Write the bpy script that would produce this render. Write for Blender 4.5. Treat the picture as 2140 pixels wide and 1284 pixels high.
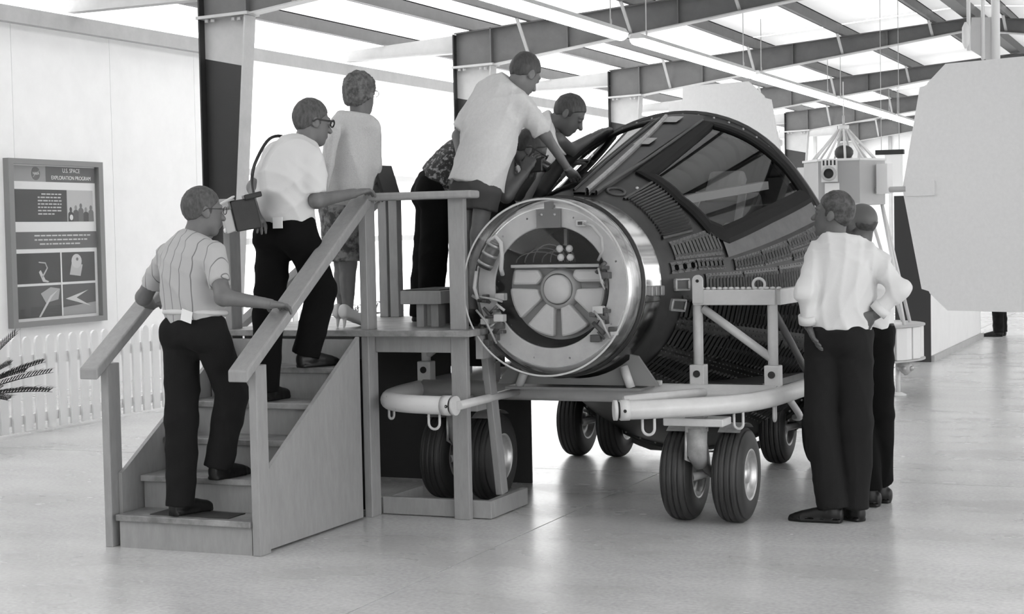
import bpy, bmesh, math, random
import numpy as np
from mathutils import Vector, Matrix

random.seed(7)
rng = np.random.default_rng(7)
for o in list(bpy.data.objects):
    bpy.data.objects.remove(o, do_unlink=True)
SC = bpy.context.scene
COL = SC.collection
R = math.radians

# ------------------------------------------------------------------ camera
# world: X to the right along the hall's width, Y along the hall, Z up, metres
cam_d = bpy.data.cameras.new('camera')
cam_d.sensor_fit = 'HORIZONTAL'
cam_d.sensor_width = 36.0
cam_d.lens = 36.0 * 3528.0 / 2140.0
cam_d.clip_end = 400
cam = bpy.data.objects.new('camera', cam_d)
COL.objects.link(cam)
cam.location = (0, 0, 1.55)
_yaw, _pit, _rol = 0.401334, 0.044294, 0.020338
_f = Vector((-math.sin(_yaw) * math.cos(_pit), math.cos(_yaw) * math.cos(_pit), -math.sin(_pit)))
_r = Vector((math.cos(_yaw), math.sin(_yaw), 0))
_d = _f.cross(_r)
_r2 = _r * math.cos(_rol) + _d * math.sin(_rol)
_d2 = _d * math.cos(_rol) - _r * math.sin(_rol)
cam.rotation_euler = Matrix((_r2, -_d2, -_f)).transposed().to_euler()
SC.camera = cam

# ------------------------------------------------------------------ light
world = bpy.data.worlds.new('overcast_sky')
SC.world = world
world.use_nodes = True
_bg = world.node_tree.nodes['Background']
_bg.inputs[0].default_value = (1, 1, 1, 1)
_bg.inputs[1].default_value = 1.55
sun_d = bpy.data.lights.new('sun', 'SUN')
sun_d.energy = 5.0
sun_d.angle = R(3)
sun = bpy.data.objects.new('sun', sun_d)
COL.objects.link(sun)
sun.rotation_euler = (R(-22), R(-48), 0)
sun.location = (-30, 20, 40)
SC.view_settings.view_transform = 'Standard'
SC.view_settings.look = 'None'
SC.view_settings.gamma = 1.0
SC.view_settings.use_curve_mapping = False
SC.view_settings.exposure = 1.35
SC.cycles.use_denoising = True
SC.cycles.max_bounces = 10
SC.cycles.diffuse_bounces = 6
SC.cycles.transparent_max_bounces = 16
SC.cycles.sample_clamp_indirect = 6.0

# ------------------------------------------------------------------ materials (black-and-white film: neutral greys)
MATS = {}


def mat(name, v, rough=0.6, metal=0.0, var=0.0, scale=8.0, bump=0.0, bscale=60.0, stretch=(1, 1, 1), spec=None,
        emit=0.0, v2=None, ramp=(0.4, 0.6), coat=0.0):
    if name in MATS:
        return MATS[name]
    m = bpy.data.materials.new(name)
    m.use_nodes = True
    nt = m.node_tree
    b = nt.nodes['Principled BSDF']
    b.inputs['Base Color'].default_value = (v, v, v, 1)
    b.inputs['Roughness'].default_value = rough
    b.inputs['Metallic'].default_value = metal
    if spec is not None:
        b.inputs['Specular IOR Level'].default_value = spec
    if coat:
        b.inputs['Coat Weight'].default_value = coat
        b.inputs['Coat Roughness'].default_value = 0.08
    if emit:
        b.inputs['Emission Color'].default_value = (1, 1, 1, 1)
        b.inputs['Emission Strength'].default_value = emit
    if var or v2 is not None or bump:
        tc = nt.nodes.new('ShaderNodeTexCoord')
        mp = nt.nodes.new('ShaderNodeMapping')
        mp.inputs['Scale'].default_value = stretch
        nt.links.new(tc.outputs['Object'], mp.inputs[0])
    if var or v2 is not None:
        n = nt.nodes.new('ShaderNodeTexNoise')
        n.inputs['Scale'].default_value = scale
        n.inputs['Detail'].default_value = 6
        n.inputs['Roughness'].default_value = 0.65
        nt.links.new(mp.outputs[0], n.inputs['Vector'])
        cr = nt.nodes.new('ShaderNodeValToRGB')
        e = cr.color_ramp.elements
        if v2 is not None:
            a, c = v, v2
            e[0].position, e[1].position = ramp
        else:
            a, c = v * (1 - var), min(1, v * (1 + var))
            e[0].position, e[1].position = 0.3, 0.7
        e[0].color = (a, a, a, 1)
        e[1].color = (c, c, c, 1)
        nt.links.new(n.outputs['Fac'], cr.inputs[0])
        nt.links.new(cr.outputs[0], b.inputs['Base Color'])
    if bump:
        n2 = nt.nodes.new('ShaderNodeTexNoise')
        n2.inputs['Scale'].default_value = bscale
        n2.inputs['Detail'].default_value = 4
        nt.links.new(mp.outputs[0], n2.inputs['Vector'])
        bp = nt.nodes.new('ShaderNodeBump')
        bp.inputs['Strength'].default_value = bump
        bp.inputs['Distance'].default_value = 0.01
        nt.links.new(n2.outputs['Fac'], bp.inputs['Height'])
        nt.links.new(bp.outputs[0], b.inputs['Normal'])
    MATS[name] = m
    return m


def sheet_mat(name, v, trans):
    """white sheeting that lets part of the daylight through (fibreglass / thin panel)"""
    m = bpy.data.materials.new(name)
    m.use_nodes = True
    nt = m.node_tree
    nt.nodes.remove(nt.nodes['Principled BSDF'])
    out = nt.nodes['Material Output']
    d = nt.nodes.new('ShaderNodeBsdfDiffuse')
    d.inputs[0].default_value = (v, v, v, 1)
    t = nt.nodes.new('ShaderNodeBsdfTranslucent')
    t.inputs[0].default_value = (v, v, v, 1)
    mx = nt.nodes.new('ShaderNodeMixShader')
    mx.inputs[0].default_value = trans
    nt.links.new(d.outputs[0], mx.inputs[1])
    nt.links.new(t.outputs[0], mx.inputs[2])
    nt.links.new(mx.outputs[0], out.inputs[0])
    MATS[name] = m
    return m


def plexi_mat(name, tint, refl=1.0, rough=0.01):
    m = bpy.data.materials.new(name)
    m.use_nodes = True
    nt = m.node_tree
    nt.nodes.remove(nt.nodes['Principled BSDF'])
    out = nt.nodes['Material Output']
    tr = nt.nodes.new('ShaderNodeBsdfTransparent')
    tr.inputs[0].default_value = (tint, tint, tint, 1)
    gl = nt.nodes.new('ShaderNodeBsdfGlossy')
    gl.inputs['Color'].default_value = (refl, refl, refl, 1)
    gl.inputs['Roughness'].default_value = rough
    lw = nt.nodes.new('ShaderNodeLayerWeight')
    lw.inputs[0].default_value = 0.5
    pw = nt.nodes.new('ShaderNodeMath')
    pw.operation = 'POWER'
    pw.inputs[1].default_value = 5.0
    nt.links.new(lw.outputs['Facing'], pw.inputs[0])
    fr = nt.nodes.new('ShaderNodeMath')
    fr.operation = 'MULTIPLY_ADD'
    fr.inputs[1].default_value = 0.93
    fr.inputs[2].default_value = 0.022
    nt.links.new(pw.outputs[0], fr.inputs[0])
    mx = nt.nodes.new('ShaderNodeMixShader')
    nt.links.new(fr.outputs[0], mx.inputs[0])
    nt.links.new(tr.outputs[0], mx.inputs[1])
    nt.links.new(gl.outputs[0], mx.inputs[2])
    nt.links.new(mx.outputs[0], out.inputs[0])
    MATS[name] = m
    return m


def floor_mat():
    m = bpy.data.materials.new('polished_concrete')
    m.use_nodes = True
    nt = m.node_tree
    b = nt.nodes['Principled BSDF']
    tc = nt.nodes.new('ShaderNodeTexCoord')
    gp = nt.nodes.new('ShaderNodeNewGeometry')
    mp = nt.nodes.new('ShaderNodeMapping')
    mp.inputs['Rotation'].default_value = (0, 0, R(20))
    mp.inputs['Scale'].default_value = (0.7, 1.25, 1)
    nt.links.new(gp.outputs['Position'], mp.inputs[0])
    n1 = nt.nodes.new('ShaderNodeTexNoise')
    n1.inputs['Scale'].default_value = 1.6
    n1.inputs['Detail'].default_value = 4
    n1.inputs['Roughness'].default_value = 0.6
    nt.links.new(mp.outputs[0], n1.inputs['Vector'])
    cr = nt.nodes.new('ShaderNodeValToRGB')
    e = cr.color_ramp.elements
    e[0].position, e[1].position = 0.33, 0.68
    e[0].color = (0.45, 0.45, 0.45, 1)
    e[1].color = (0.60, 0.60, 0.60, 1)
    nt.links.new(n1.outputs['Fac'], cr.inputs[0])
    n2 = nt.nodes.new('ShaderNodeTexNoise')
    n2.inputs['Scale'].default_value = 45
    n2.inputs['Detail'].default_value = 5
    nt.links.new(gp.outputs['Position'], n2.inputs['Vector'])
    mx = nt.nodes.new('ShaderNodeMixRGB')
    mx.blend_type = 'SOFT_LIGHT'
    mx.inputs[0].default_value = 0.6
    nt.links.new(cr.outputs[0], mx.inputs[1])
    nt.links.new(n2.outputs['Fac'], mx.inputs[2])
    nt.links.new(mx.outputs[0], b.inputs['Base Color'])
    mr = nt.nodes.new('ShaderNodeMapRange')
    mr.inputs[1].default_value, mr.inputs[2].default_value = 0.3, 0.7
    mr.inputs[3].default_value, mr.inputs[4].default_value = 0.30, 0.22
    nt.links.new(n1.outputs['Fac'], mr.inputs[0])
    nt.links.new(mr.outputs[0], b.inputs['Roughness'])
    b.inputs['Specular IOR Level'].default_value = 0.6
    bp = nt.nodes.new('ShaderNodeBump')
    bp.inputs['Strength'].default_value = 0.03
    nt.links.new(n2.outputs['Fac'], bp.inputs['Height'])
    nt.links.new(bp.outputs[0], b.inputs['Normal'])
    MATS['floor'] = m
    return m


# ------------------------------------------------------------------ mesh builder
class MB:
    def __init__(self):
        self.v, self.f, self.m, self.sm = [], [], [], []

    def add(self, vs, fs, mi=0, smooth=False):
        n = len(self.v)
        self.v.extend([tuple(p) for p in vs])
        for q in fs:
            self.f.append(tuple(i + n for i in q))
            self.m.append(mi)
            self.sm.append(smooth)
        return self

    def box(self, x0, x1, y0, y1, z0, z1, mi=0):
        vs = [(x, y, z) for z in (z0, z1) for y in (y0, y1) for x in (x0, x1)]
        return self.add(vs, [(0, 2, 3, 1), (4, 5, 7, 6), (0, 1, 5, 4), (2, 6, 7, 3), (0, 4, 6, 2), (1, 3, 7, 5)], mi)

    def prism(self, pts, vec, mi=0):
        """polygon (list of 3-D points) swept by vec"""
        n = len(pts)
        vec = Vector(vec)
        a = [Vector(p) for p in pts]
        vs = a + [p + vec for p in a]
        fs = [tuple(reversed(range(n))), tuple(range(n, 2 * n))]
        fs += [(i, (i + 1) % n, n + (i + 1) % n, n + i) for i in range(n)]
        return self.add(vs, fs, mi)

    def beam(self, a, b, w, h, up=(0, 0, 1), mi=0):
        a, b, up = Vector(a), Vector(b), Vector(up)
        d = (b - a).normalized()
        s = d.cross(up).normalized()
        u = s.cross(d).normalized()
        q = [s * sx * w / 2 + u * sy * h / 2 for sx, sy in ((-1, -1), (1, -1), (1, 1), (-1, 1))]
        return self.prism([a + p for p in q], b - a, mi)

    def tube(self, pts, r, n=12, mi=0, caps=True, closed=False):
        P = [Vector(p) for p in pts]
        k = len(P)
        rs = r if hasattr(r, '__len__') else [r] * k
        T = []
        for i in range(k):
            if closed:
                t = P[(i + 1) % k] - P[i - 1]
            else:
                t = P[min(i + 1, k - 1)] - P[max(i - 1, 0)]
            T.append(t.normalized())
        ref = Vector((0, 0, 1)) if abs(T[0].z) < 0.9 else Vector((1, 0, 0))
        s = T[0].cross(ref).normalized()
        vs = []
        for i in range(k):
            s = (s - T[i] * s.dot(T[i])).normalized()
            u = T[i].cross(s)
            for j in range(n):
                a = 2 * math.pi * j / n
                vs.append(P[i] + (s * math.cos(a) + u * math.sin(a)) * rs[i])
        fs = []
        for i in range(k if closed else k - 1):
            i2 = (i + 1) % k
            for j in range(n):
                j2 = (j + 1) % n
                fs.append((i * n + j, i * n + j2, i2 * n + j2, i2 * n + j))
        self.add(vs, fs, mi, True)
        if caps and not closed:
            m0 = len(self.v) - len(vs)
            self.f.append(tuple(m0 + j for j in reversed(range(n))))
            self.f.append(tuple(m0 + (k - 1) * n + j for j in range(n)))
            self.m += [mi, mi]
            self.sm += [False, False]
        return self

    def lathe(self, o, axis, prof, n=32, mi=0, smooth=True, a0=0.0, a1=360.0, up=None):
        """prof: list of (distance along axis, radius)"""
        o, ax = Vector(o), Vector(axis).normalized()
        ref = Vector(up) if up else (Vector((0, 0, 1)) if abs(ax.z) < 0.9 else Vector((1, 0, 0)))
        s = ax.cross(ref).normalized()
        u = s.cross(ax)
        full = abs(a1 - a0 - 360) < 1e-6
        na = n if full else n + 1
        vs = []
        for t, r in prof:
            for j in range(na):
                a = R(a0 + (a1 - a0) * j / n)
                vs.append(o + ax * t + (s * math.cos(a) + u * math.sin(a)) * r)
        fs = []
        for i in range(len(prof) - 1):
            for j in range(n):
                j2 = (j + 1) % na
                fs.append((i * na + j, i * na + j2, (i + 1) * na + j2, (i + 1) * na + j))
        return self.add(vs, fs, mi, smooth)

    def ball(self, c, r, n=12, mi=0):
        rr = r if hasattr(r, '__len__') else (r, r, r)
        vs, fs = [], []
        h = n // 2
        for i in range(h + 1):
            a = math.pi * i / h
            for j in range(n):
                b = 2 * math.pi * j / n
                vs.append((c[0] + rr[0] * math.sin(a) * math.cos(b), c[1] + rr[1] * math.sin(a) * math.sin(b), c[2] + rr[2] * math.cos(a)))
        for i in range(h):
            for j in range(n):
                j2 = (j + 1) % n
                fs.append((i * n + j, (i + 1) * n + j, (i + 1) * n + j2, i * n + j2))
        return self.add(vs, fs, mi, True)

    def mesh(self, name, mats, off=(0, 0, 0)):
        me = bpy.data.meshes.new(name)
        ox, oy, oz = off
        me.from_pydata([(x - ox, y - oy, z - oz) for x, y, z in self.v], [], self.f)
        for mm in (mats if isinstance(mats, (list, tuple)) else [mats]):
            me.materials.append(mm)
        me.polygons.foreach_set('material_index', self.m)
        me.polygons.foreach_set('use_smooth', self.sm)
        me.validate()
        bm = bmesh.new()
        bm.from_mesh(me)
        bmesh.ops.remove_doubles(bm, verts=bm.verts, dist=1e-6)
        bmesh.ops.recalc_face_normals(bm, faces=bm.faces)
        bm.to_mesh(me)
        bm.free()
        return me

    def build(self, name, mats, parent=None, bevel=0.0, off=None):
        """coordinates are in the world frame; a child's mesh is stored relative to its root's location"""
        base = off if off is not None else ((0, 0, 0) if parent is None else root_loc(parent))
        o = bpy.data.objects.new(name, self.mesh(name, mats, base))
        COL.objects.link(o)
        if parent is not None:
            o.parent = parent
        if bevel:
            b = o.modifiers.new('bevel', 'BEVEL')
            b.width = bevel
            b.segments = 2
            b.limit_method = 'ANGLE'
            b.angle_limit = R(40)
        return o


def root_loc(o):
    v = Vector((0, 0, 0))
    while o is not None:
        v += o.location
        o = o.parent
    return v


def tag(o, label=None, cat=None, group=None, kind=None):
    if label:
        o['label'] = label
    if cat:
        o['category'] = cat
    if group:
        o['group'] = group
    if kind:
        o['kind'] = kind
    return o


def thing(name, label, cat=None, loc=(0, 0, 0), group=None, kind=None):
    o = bpy.data.objects.new(name, None)
    COL.objects.link(o)
    o.empty_display_size = 0.1
    o.location = loc
    return tag(o, label, cat, group, kind)


def piece(name, me, parent, loc, rot=(0, 0, 0), scl=(1, 1, 1)):
    """another object that shares mesh data; loc is in the parent's frame"""
    o = bpy.data.objects.new(name, me)
    COL.objects.link(o)
    o.parent = parent
    o.location = loc
    o.rotation_euler = rot
    o.scale = scl
    return o


def arc(c, r, a0, a1, n, ax=(1, 0, 0), ay=(0, 1, 0)):
    c, ax, ay = Vector(c), Vector(ax), Vector(ay)
    return [c + ax * r * math.cos(R(a0 + (a1 - a0) * i / n)) + ay * r * math.sin(R(a0 + (a1 - a0) * i / n)) for i in range(n + 1)]


M_WALL = mat('wall_white', 0.82, 0.75, var=0.03, scale=3)
M_SHEET = sheet_mat('bright_sheeting', 0.86, 0.55)
M_ROOF = sheet_mat('roof_sheeting', 0.82, 0.075)
M_ROOFL = sheet_mat('roof_daylight_sheeting', 0.86, 0.36)
M_STRIP = sheet_mat('daylight_strip', 0.9, 0.7)
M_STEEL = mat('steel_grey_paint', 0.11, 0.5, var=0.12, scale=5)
M_STEELD = mat('steel_dark', 0.018, 0.5, var=0.1, scale=4)
M_STEELL = mat('steel_light', 0.42, 0.5, var=0.08, scale=5)
M_JOINT = mat('floor_joint', 0.1, 0.9)
M_FLOOR = floor_mat()
M_WOOD = mat('grey_painted_wood', 0.27, 0.5, var=0.1, scale=30, bump=0.08, bscale=120, stretch=(1, 1, 0.25))
M_TREAD = mat('worn_tread_paint', 0.13, 0.45, v2=0.3, scale=5, ramp=(0.38, 0.62))
M_BLACKMAT = mat('black_rubber_mat', 0.03, 0.8)
M_WHITEPAINT = mat('white_tube_paint', 0.5, 0.35, var=0.06, scale=14)
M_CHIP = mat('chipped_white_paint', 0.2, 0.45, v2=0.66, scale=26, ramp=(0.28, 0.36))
M_RUBBER = mat('tyre_rubber', 0.022, 0.55, var=0.2, scale=10)
M_RIM = mat('wheel_metal', 0.5, 0.35, metal=0.6, var=0.15, scale=20)
M_FENCE = mat('fence_white', 0.78, 0.6)
M_DARK = mat('near_black', 0.012, 0.6)
# ================================================================== the hall
XW, XC, XRIDGE = -11.2, -9.5, -3.65          # left wall, left column line, ridge
XR = 2 * XRIDGE - XW                           # right wall (mirror)
Y0H, Y1H = -6.0, 45.1
FRAMES = [8.5, 14.6, 20.67, 26.8, 32.9, 39.0, 44.85]


def zraf(x):                                   # top of the rafters
    x = x if x <= XRIDGE else 2 * XRIDGE - x
    return 4.22 + 0.081 * (x - XC)


def zbot(x):                                   # underside of the rafters
    x = x if x <= XRIDGE else 2 * XRIDGE - x
    return 3.78 + 0.138 * (x + 8.98)


# floor: poured slabs, 8 mm joints
floor = MB().box(-14, 7, -8, 47, -0.25, -0.03).build('floor', M_JOINT)
tag(floor, 'smooth light grey polished concrete floor with thin dark joints', None, kind='structure')
xs = [-14, -9.43, -3.33, 2.77, 7]
ys = [-8, -2.01, 4.09, 10.19, 16.29, 22.39, 28.49, 34.59, 40.69, 47]
for i in range(len(xs) - 1):
    for j in range(len(ys) - 1):
        MB().box(xs[i] + .004, xs[i + 1] - .004, ys[j] + .004, ys[j + 1] - .004, -.03, 0).build('floor_slab', M_FLOOR, floor)

# left wall: white panels, then bright daylight sheeting from the second bay on
wl = thing('wall_left', 'long white panelled side wall with a grey eave beam', kind='structure', loc=(XW, 17, 0))
yy = [-6, -3, 0, 3, 6, 8.8, 10.4, 12.0, 13.7, 15.32, 16.95, 17.9]
for a, b in zip(yy[:-1], yy[1:]):
    MB().box(XW - .06, XW, a + .003, b - .003, 0, 3.74).build('wall_panel', M_WALL, wl)
yy = [17.9 + 1.52 * k for k in range(18)]
for a, b in zip(yy[:-1], yy[1:]):
    MB().add([(XW, a + .004, 0), (XW, b - .004, 0), (XW, b - .004, 3.74), (XW, a + .004, 3.74)], [(0, 1, 2, 3)]).build('daylight_panel', M_SHEET, wl)
MB().box(XW - .04, XW - .02, Y0H, Y1H, 0, 0.02).build('sill_strip', M_STEEL, wl)
MB().box(XW - .02, XW + .1, Y0H, Y1H, 3.74, 3.90).build('eave_beam', M_STEELL, wl)
for z in (2.36, 1.5):
    MB().box(XW + .004, XW + .10, 17.9, Y1H - .1, z - .04, z + .04).build('girt', mat('girt_white', .75, .6), wl)
for a in np.arange(Y0H, Y1H - 1, 6.1):
    b = min(a + 6.08, Y1H)
    MB().add([(XW, a, 3.9), (XW, b, 3.9), (XW, b, zraf(XW) + .2), (XW, a, zraf(XW) + .2)], [(0, 1, 2, 3)]).build('daylight_strip', M_STRIP, wl)

# right wall (behind the camera's view): translucent sheets added to brighten that side, beyond the big open door
wr = thing('wall_right', 'far side wall of the hall beyond the picture edge', kind='structure', loc=(XR, 17, 0))
for a, b in ((9, 21), (21, 33), (33, 45.1)):
    MB().add([(XR, a, 0), (XR, b, 0), (XR, b, zraf(XR) + .2), (XR, a, zraf(XR) + .2)], [(0, 1, 2, 3)]).build('daylight_panel', M_SHEET, wr)
MB().box(XR, XR + .06, Y0H, 9, 3.6, zraf(XR) + .2).build('wall_panel', M_WALL, wr)

# unseen wall added behind the camera to cut the front light
wn = thing('front_light_block', 'added unseen end wall behind the viewer that cuts the front light', kind='structure', loc=(XRIDGE, Y0H, 0))
for xa, xb in ((XW, -7.5), (-7.5, XRIDGE), (XRIDGE, 0.3), (0.3, XR)):
    MB().prism([(xa, Y0H, 0), (xb, Y0H, 0), (xb, Y0H, zraf(xb) + .19), (xa, Y0H, zraf(xa) + .19)], (0, -.05, 0)).build('wall_panel', M_WALL, wn)

# end wall: ribbed white sheets
wf = thing('wall_far', 'white ribbed end wall far down the hall', kind='structure', loc=(XRIDGE, Y1H, 0))
x = XW
while x < XR - .1:
    x2 = min(x + 1.0, XR)
    MB().prism([(x + .01, Y1H, 0), (x2 - .01, Y1H, 0), (x2 - .01, Y1H, zraf(x2) + .15), (x + .01, Y1H, zraf(x) + .15)], (0, .04, 0)).build('wall_sheet', M_WALL, wf)
    MB().box(x - .04, x + .04, Y1H - .05, Y1H + .01, 0, min(zraf(x), zraf(x2)) + .1).build('rib', M_STEELL, wf)
    x = x2

# roof: corrugated sheets per bay, purlins, steel frames
ceil = thing('ceiling', 'low pitched roof of corrugated sheets on dark purlins', kind='structure', loc=(XRIDGE, 17, 4.9))


def corr(xa, xb, ya, yb):
    """corrugations run up the slope (along X), so the profile varies along Y"""
    b = MB()
    n = max(4, int((yb - ya) / 0.1))
    vs, fs = [], []
    for k in range(n + 1):
        y = ya + (yb - ya) * k / n
        dz = 0.012 * (1 if k % 2 else -1)
        vs += [(xa, y, zraf(xa) + .2 + dz), (xb, y, zraf(xb) + .2 + dz)]
        if k:
            fs.append((2 * k - 2, 2 * k - 1, 2 * k + 1, 2 * k))
    return b.add(vs, fs)


yedges = [Y0H, 2.4] + FRAMES[:-1] + [Y1H]
for ya, yb in zip(yedges[:-1], yedges[1:]):
    for xa, xb in ((XW - .3, -7.5), (-7.5, XRIDGE), (XRIDGE, 0.3), (0.3, XR + .3)):
        corr(xa, xb, ya, yb).build('roof_sheet', M_ROOFL if xb < -7 else M_ROOF, ceil)
PURL = [-10.62, -9.28, -8.45, -7.03, -5.6, -4.2]
for px in PURL:
    for sx in (px, 2 * XRIDGE - px):
        for ya, yb in zip(yedges[1:-1], yedges[2:]):
            z = zraf(sx)
            b = MB().box(sx - .008, sx + .008, ya, yb, z + .005, z + .185)
            b.box(sx - .008, sx + .065, ya, yb, z + .005, z + .015)
            b.box(sx - .065, sx + .008, ya, yb, z + .172, z + .186)
            b.build('purlin', M_STEEL, ceil)
MB().box(XRIDGE - .1, XRIDGE + .1, 8.5, Y1H, zraf(XRIDGE) + .02, zraf(XRIDGE) + .17).build('ridge_purlin', M_STEEL, ceil)

bolt_me = MB().lathe((0, 0, 0), (0, 0, 1), [(0, 0), (0, .022), (.03, .022), (.03, 0)], n=6, smooth=False).mesh('bolt', M_STEELL)



ORD = ['nearest', 'first', 'second', 'third', 'fourth', 'fifth', 'last']
for fi, fy in enumerate(FRAMES):
    fr = thing('steel_frame', '%s tapered grey steel column and roof rafter down the hall, counted from the stairs' % ORD[fi], kind='structure', loc=(XC, fy, 0))
    for side in (0, 1):
        mx = (lambda x: x) if side == 0 else (lambda x: 2 * XRIDGE - x)

        def poly(pts, t, name, m, yc=fy):
            MB().prism([(mx(px_), yc - t / 2, pz_) for px_, pz_ in pts], (0, t, 0)).build(name, m, fr)

        def flange(p, q, nx, nz, name, m, w=.2, t=.016):
            poly([p, q, (q[0] + nx * t, q[1] + nz * t), (p[0] + nx * t, p[1] + nz * t)], w, name, m)

        xin = lambda z: -9.28 + (z / 3.76) * 0.30
        zs0, zs1 = 3.36, 3.26
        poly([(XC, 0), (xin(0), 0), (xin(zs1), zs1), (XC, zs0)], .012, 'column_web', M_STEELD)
        poly([(XC, zs0), (xin(zs1), zs1), (xin(3.76), 3.76), (XC, 3.76)], .012, 'column_head', M_STEELL)  # column head lighter than the web below, split on a slanted line
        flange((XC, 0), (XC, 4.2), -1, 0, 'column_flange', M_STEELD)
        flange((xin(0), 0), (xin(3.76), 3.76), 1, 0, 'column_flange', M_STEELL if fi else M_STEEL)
        flange((XC - .03, 3.745), (-8.93, 3.765), 0, 1, 'splice_plate', M_STEELL, w=.24, t=.03)
        for bx in (-9.43, -9.36, -9.12, -9.05):
            for sy in (-.07, .07):
                piece('bolt', bolt_me, fr, (mx(bx) - XC, sy, 3.715))
        # knee panel and rafter
        poly([(XC, 3.78), (-8.98, 3.78), (-8.98, zraf(-8.98)), (XC, zraf(XC))], .012, 'knee_web', M_STEEL)
        flange((-8.98, 3.78), (-8.98, zraf(-8.98)), 1, 0, 'knee_stiffener', M_STEEL, w=.16)
        poly([(-8.98, 3.78), (XRIDGE, zbot(XRIDGE)), (XRIDGE, zraf(XRIDGE)), (-8.98, zraf(-8.98))], .012, 'rafter_web', M_STEEL)
        flange((-8.98, 3.78), (XRIDGE, zbot(XRIDGE)), 0, -1, 'rafter_flange', M_STEELL, w=.16)
        flange((XC, zraf(XC) - .016), (XRIDGE, zraf(XRIDGE) - .016), 0, 1, 'rafter_flange', M_STEEL, w=.16)
        for sx in (-7.9, -6.4, -4.9):
            flange((sx, zbot(sx)), (sx, zraf(sx)), 1, 0, 'rafter_stiffener', M_STEEL, w=.12)
        # cantilever to the side wall
        poly([(XW + .04, 3.95), (XC, 3.97), (XC, zraf(XC) - .02), (XW + .04, zraf(XW))], .012, 'cantilever_web', M_STEELL)
        flange((XW + .04, 3.95), (XC, 3.97), 0, -1, 'cantilever_flange', M_STEELL, w=.14)
        # flange braces from purlins down to the lower flange
        for bxp in PURL[2:]:
            MB().beam((mx(bxp), fy + .42, zraf(bxp) + .02), (mx(bxp) , fy + .02, zbot(bxp) + .02), .04, .02).build('flange_brace', M_STEELL, fr)
            MB().beam((mx(bxp), fy - .42, zraf(bxp) + .02), (mx(bxp) , fy - .02, zbot(bxp) + .02), .04, .02).build('flange_brace', M_STEELL, fr)

# fluorescent strip lights hung in one long row
M_LAMP = mat('fluorescent_tube', 0.9, 0.4, emit=5.0)
M_HOUS = mat('lamp_housing', 0.5, 0.5)
LP = [(12.62, 17.45), (17.95, 22.82), (23.07, 28.08), (28.38, 33.55), (33.76, 38.6), (38.8, 43.7)]
LO = ['first', 'second', 'third', 'fourth', 'fifth', 'last and farthest']
for k, (a, b) in enumerate(LP):
    lx, lz = -6.05, 3.6
    t = thing('strip_light', '%s long white fluorescent strip light in the row under the rafters' % LO[k], 'light', (lx, (a + b) / 2, lz), 'fluorescent strip lights')
    MB().prism([(lx - .05, a, lz + .13), (lx + .05, a, lz + .13), (lx + .09, a, lz + .075), (lx - .09, a, lz + .075)], (0, b - a, 0)).build('housing', M_HOUS, t)
    bm_ = MB()
    pr_ = [(lx + .085 * math.cos(R(180 + 180 * i / 8)), a + .02, lz + .075 + .075 * math.sin(R(180 + 180 * i / 8))) for i in range(9)]
    bm_.prism(pr_, (0, b - a - .04, 0)).build('diffuser', M_LAMP, t)
    for ey in (a + .35, b - .35):
        MB().tube([(lx, ey, lz + .13), (lx, ey, lz + .2), (lx, ey + .01, zraf(lx) - .02)], .006, n=6).build('hanger_rod', M_HOUS, t)
        MB().tube(arc((lx, ey, lz + .17), .035, -90, 90, 6, (0, 1, 0), (0, 0, 1)) , .006, n=6).build('hook', M_HOUS, t)

# display partition down the hall: dark end, white side
pt = thing('partition_wall', 'low white partition with a dark grey end face beside the grey paddles', kind='structure', loc=(-3.25, 22, 0))
MB().box(-3.45, -3.06, 19.18, 19.22, 0, 1.87).build('end_face', mat('dark_grey_board', 0.03, 0.6), pt)
MB().box(-3.44, -3.06, 19.22, 23.35, 0.0, 1.86).build('partition_side', M_WALL, pt)
bb = MB().box(-3.058, -3.02, 19.2, 23.35, 0, .07).build('baseboard_partition', M_STEELL, pt)
# ================================================================== wooden stairs and viewing platform
st = thing('viewing_stairs', 'grey painted wooden stairs with handrails leading up to a viewing platform', 'stairs', (-4.6, 7.9, 0))
BV = 0.004
RZ, RY = 0.17, 0.2175
for k in range(5):
    n, z = 7.0 + RY * k, RZ * (k + 1)
    MB().box(-5.155, -4.37, n - .015, n + RY + .02, z - .032, z).build('tread', M_TREAD, st, BV)
    MB().box(-5.15, -4.375, n + .012, n + .03, z - RZ, z - .034).build('riser', M_WOOD, st)
    if k == 0:
        MB().box(-4.98, -4.52, n + .03, n + RY - .03, z + .0005, z + .004).build('tread_mat', M_BLACKMAT, st)
MB().box(-5.15, -4.375, 8.10, 8.12, .85, .985).build('riser', M_WOOD, st)
for x0, nm in ((-4.365, 'stringer'), (-5.185, 'stringer')):
    MB().prism([(x0, 7.06, .012), (x0, 8.10, .012), (x0, 8.10, 1.0), (x0, 7.10, .39), (x0, 7.06, .37)], (.022, 0, 0)).build(nm, M_WOOD, st)
# posts
for x0 in (-4.366, -5.232):
    MB().box(x0, x0 + .045, 7.0, 7.10, 0, .93).build('post', M_WOOD, st, BV)
    MB().box(x0, x0 + .045, 8.165, 8.275, 0, 1.735).build('post', M_WOOD, st, BV)
    yl, yu = 6.89, 8.20
    z0, z1 = .915, 1.775
    xa, xb = x0 - .045, x0 + .065
    MB().prism([(xa, yl, z0 - .058), (xa, yl, z0), (xa, yu, z1), (xa, yu, z1 - .07)], (xb - xa, 0, 0)).build('handrail', M_WOOD, st, .008)
MB().box(-3.862, -3.768, 8.24, 8.283, 0, 1.74).build('post', M_WOOD, st, BV)
MB().box(-4.335, -3.69, 8.165, 8.29, 1.736, 1.778).build('top_rail', M_WOOD, st, .012)
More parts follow.
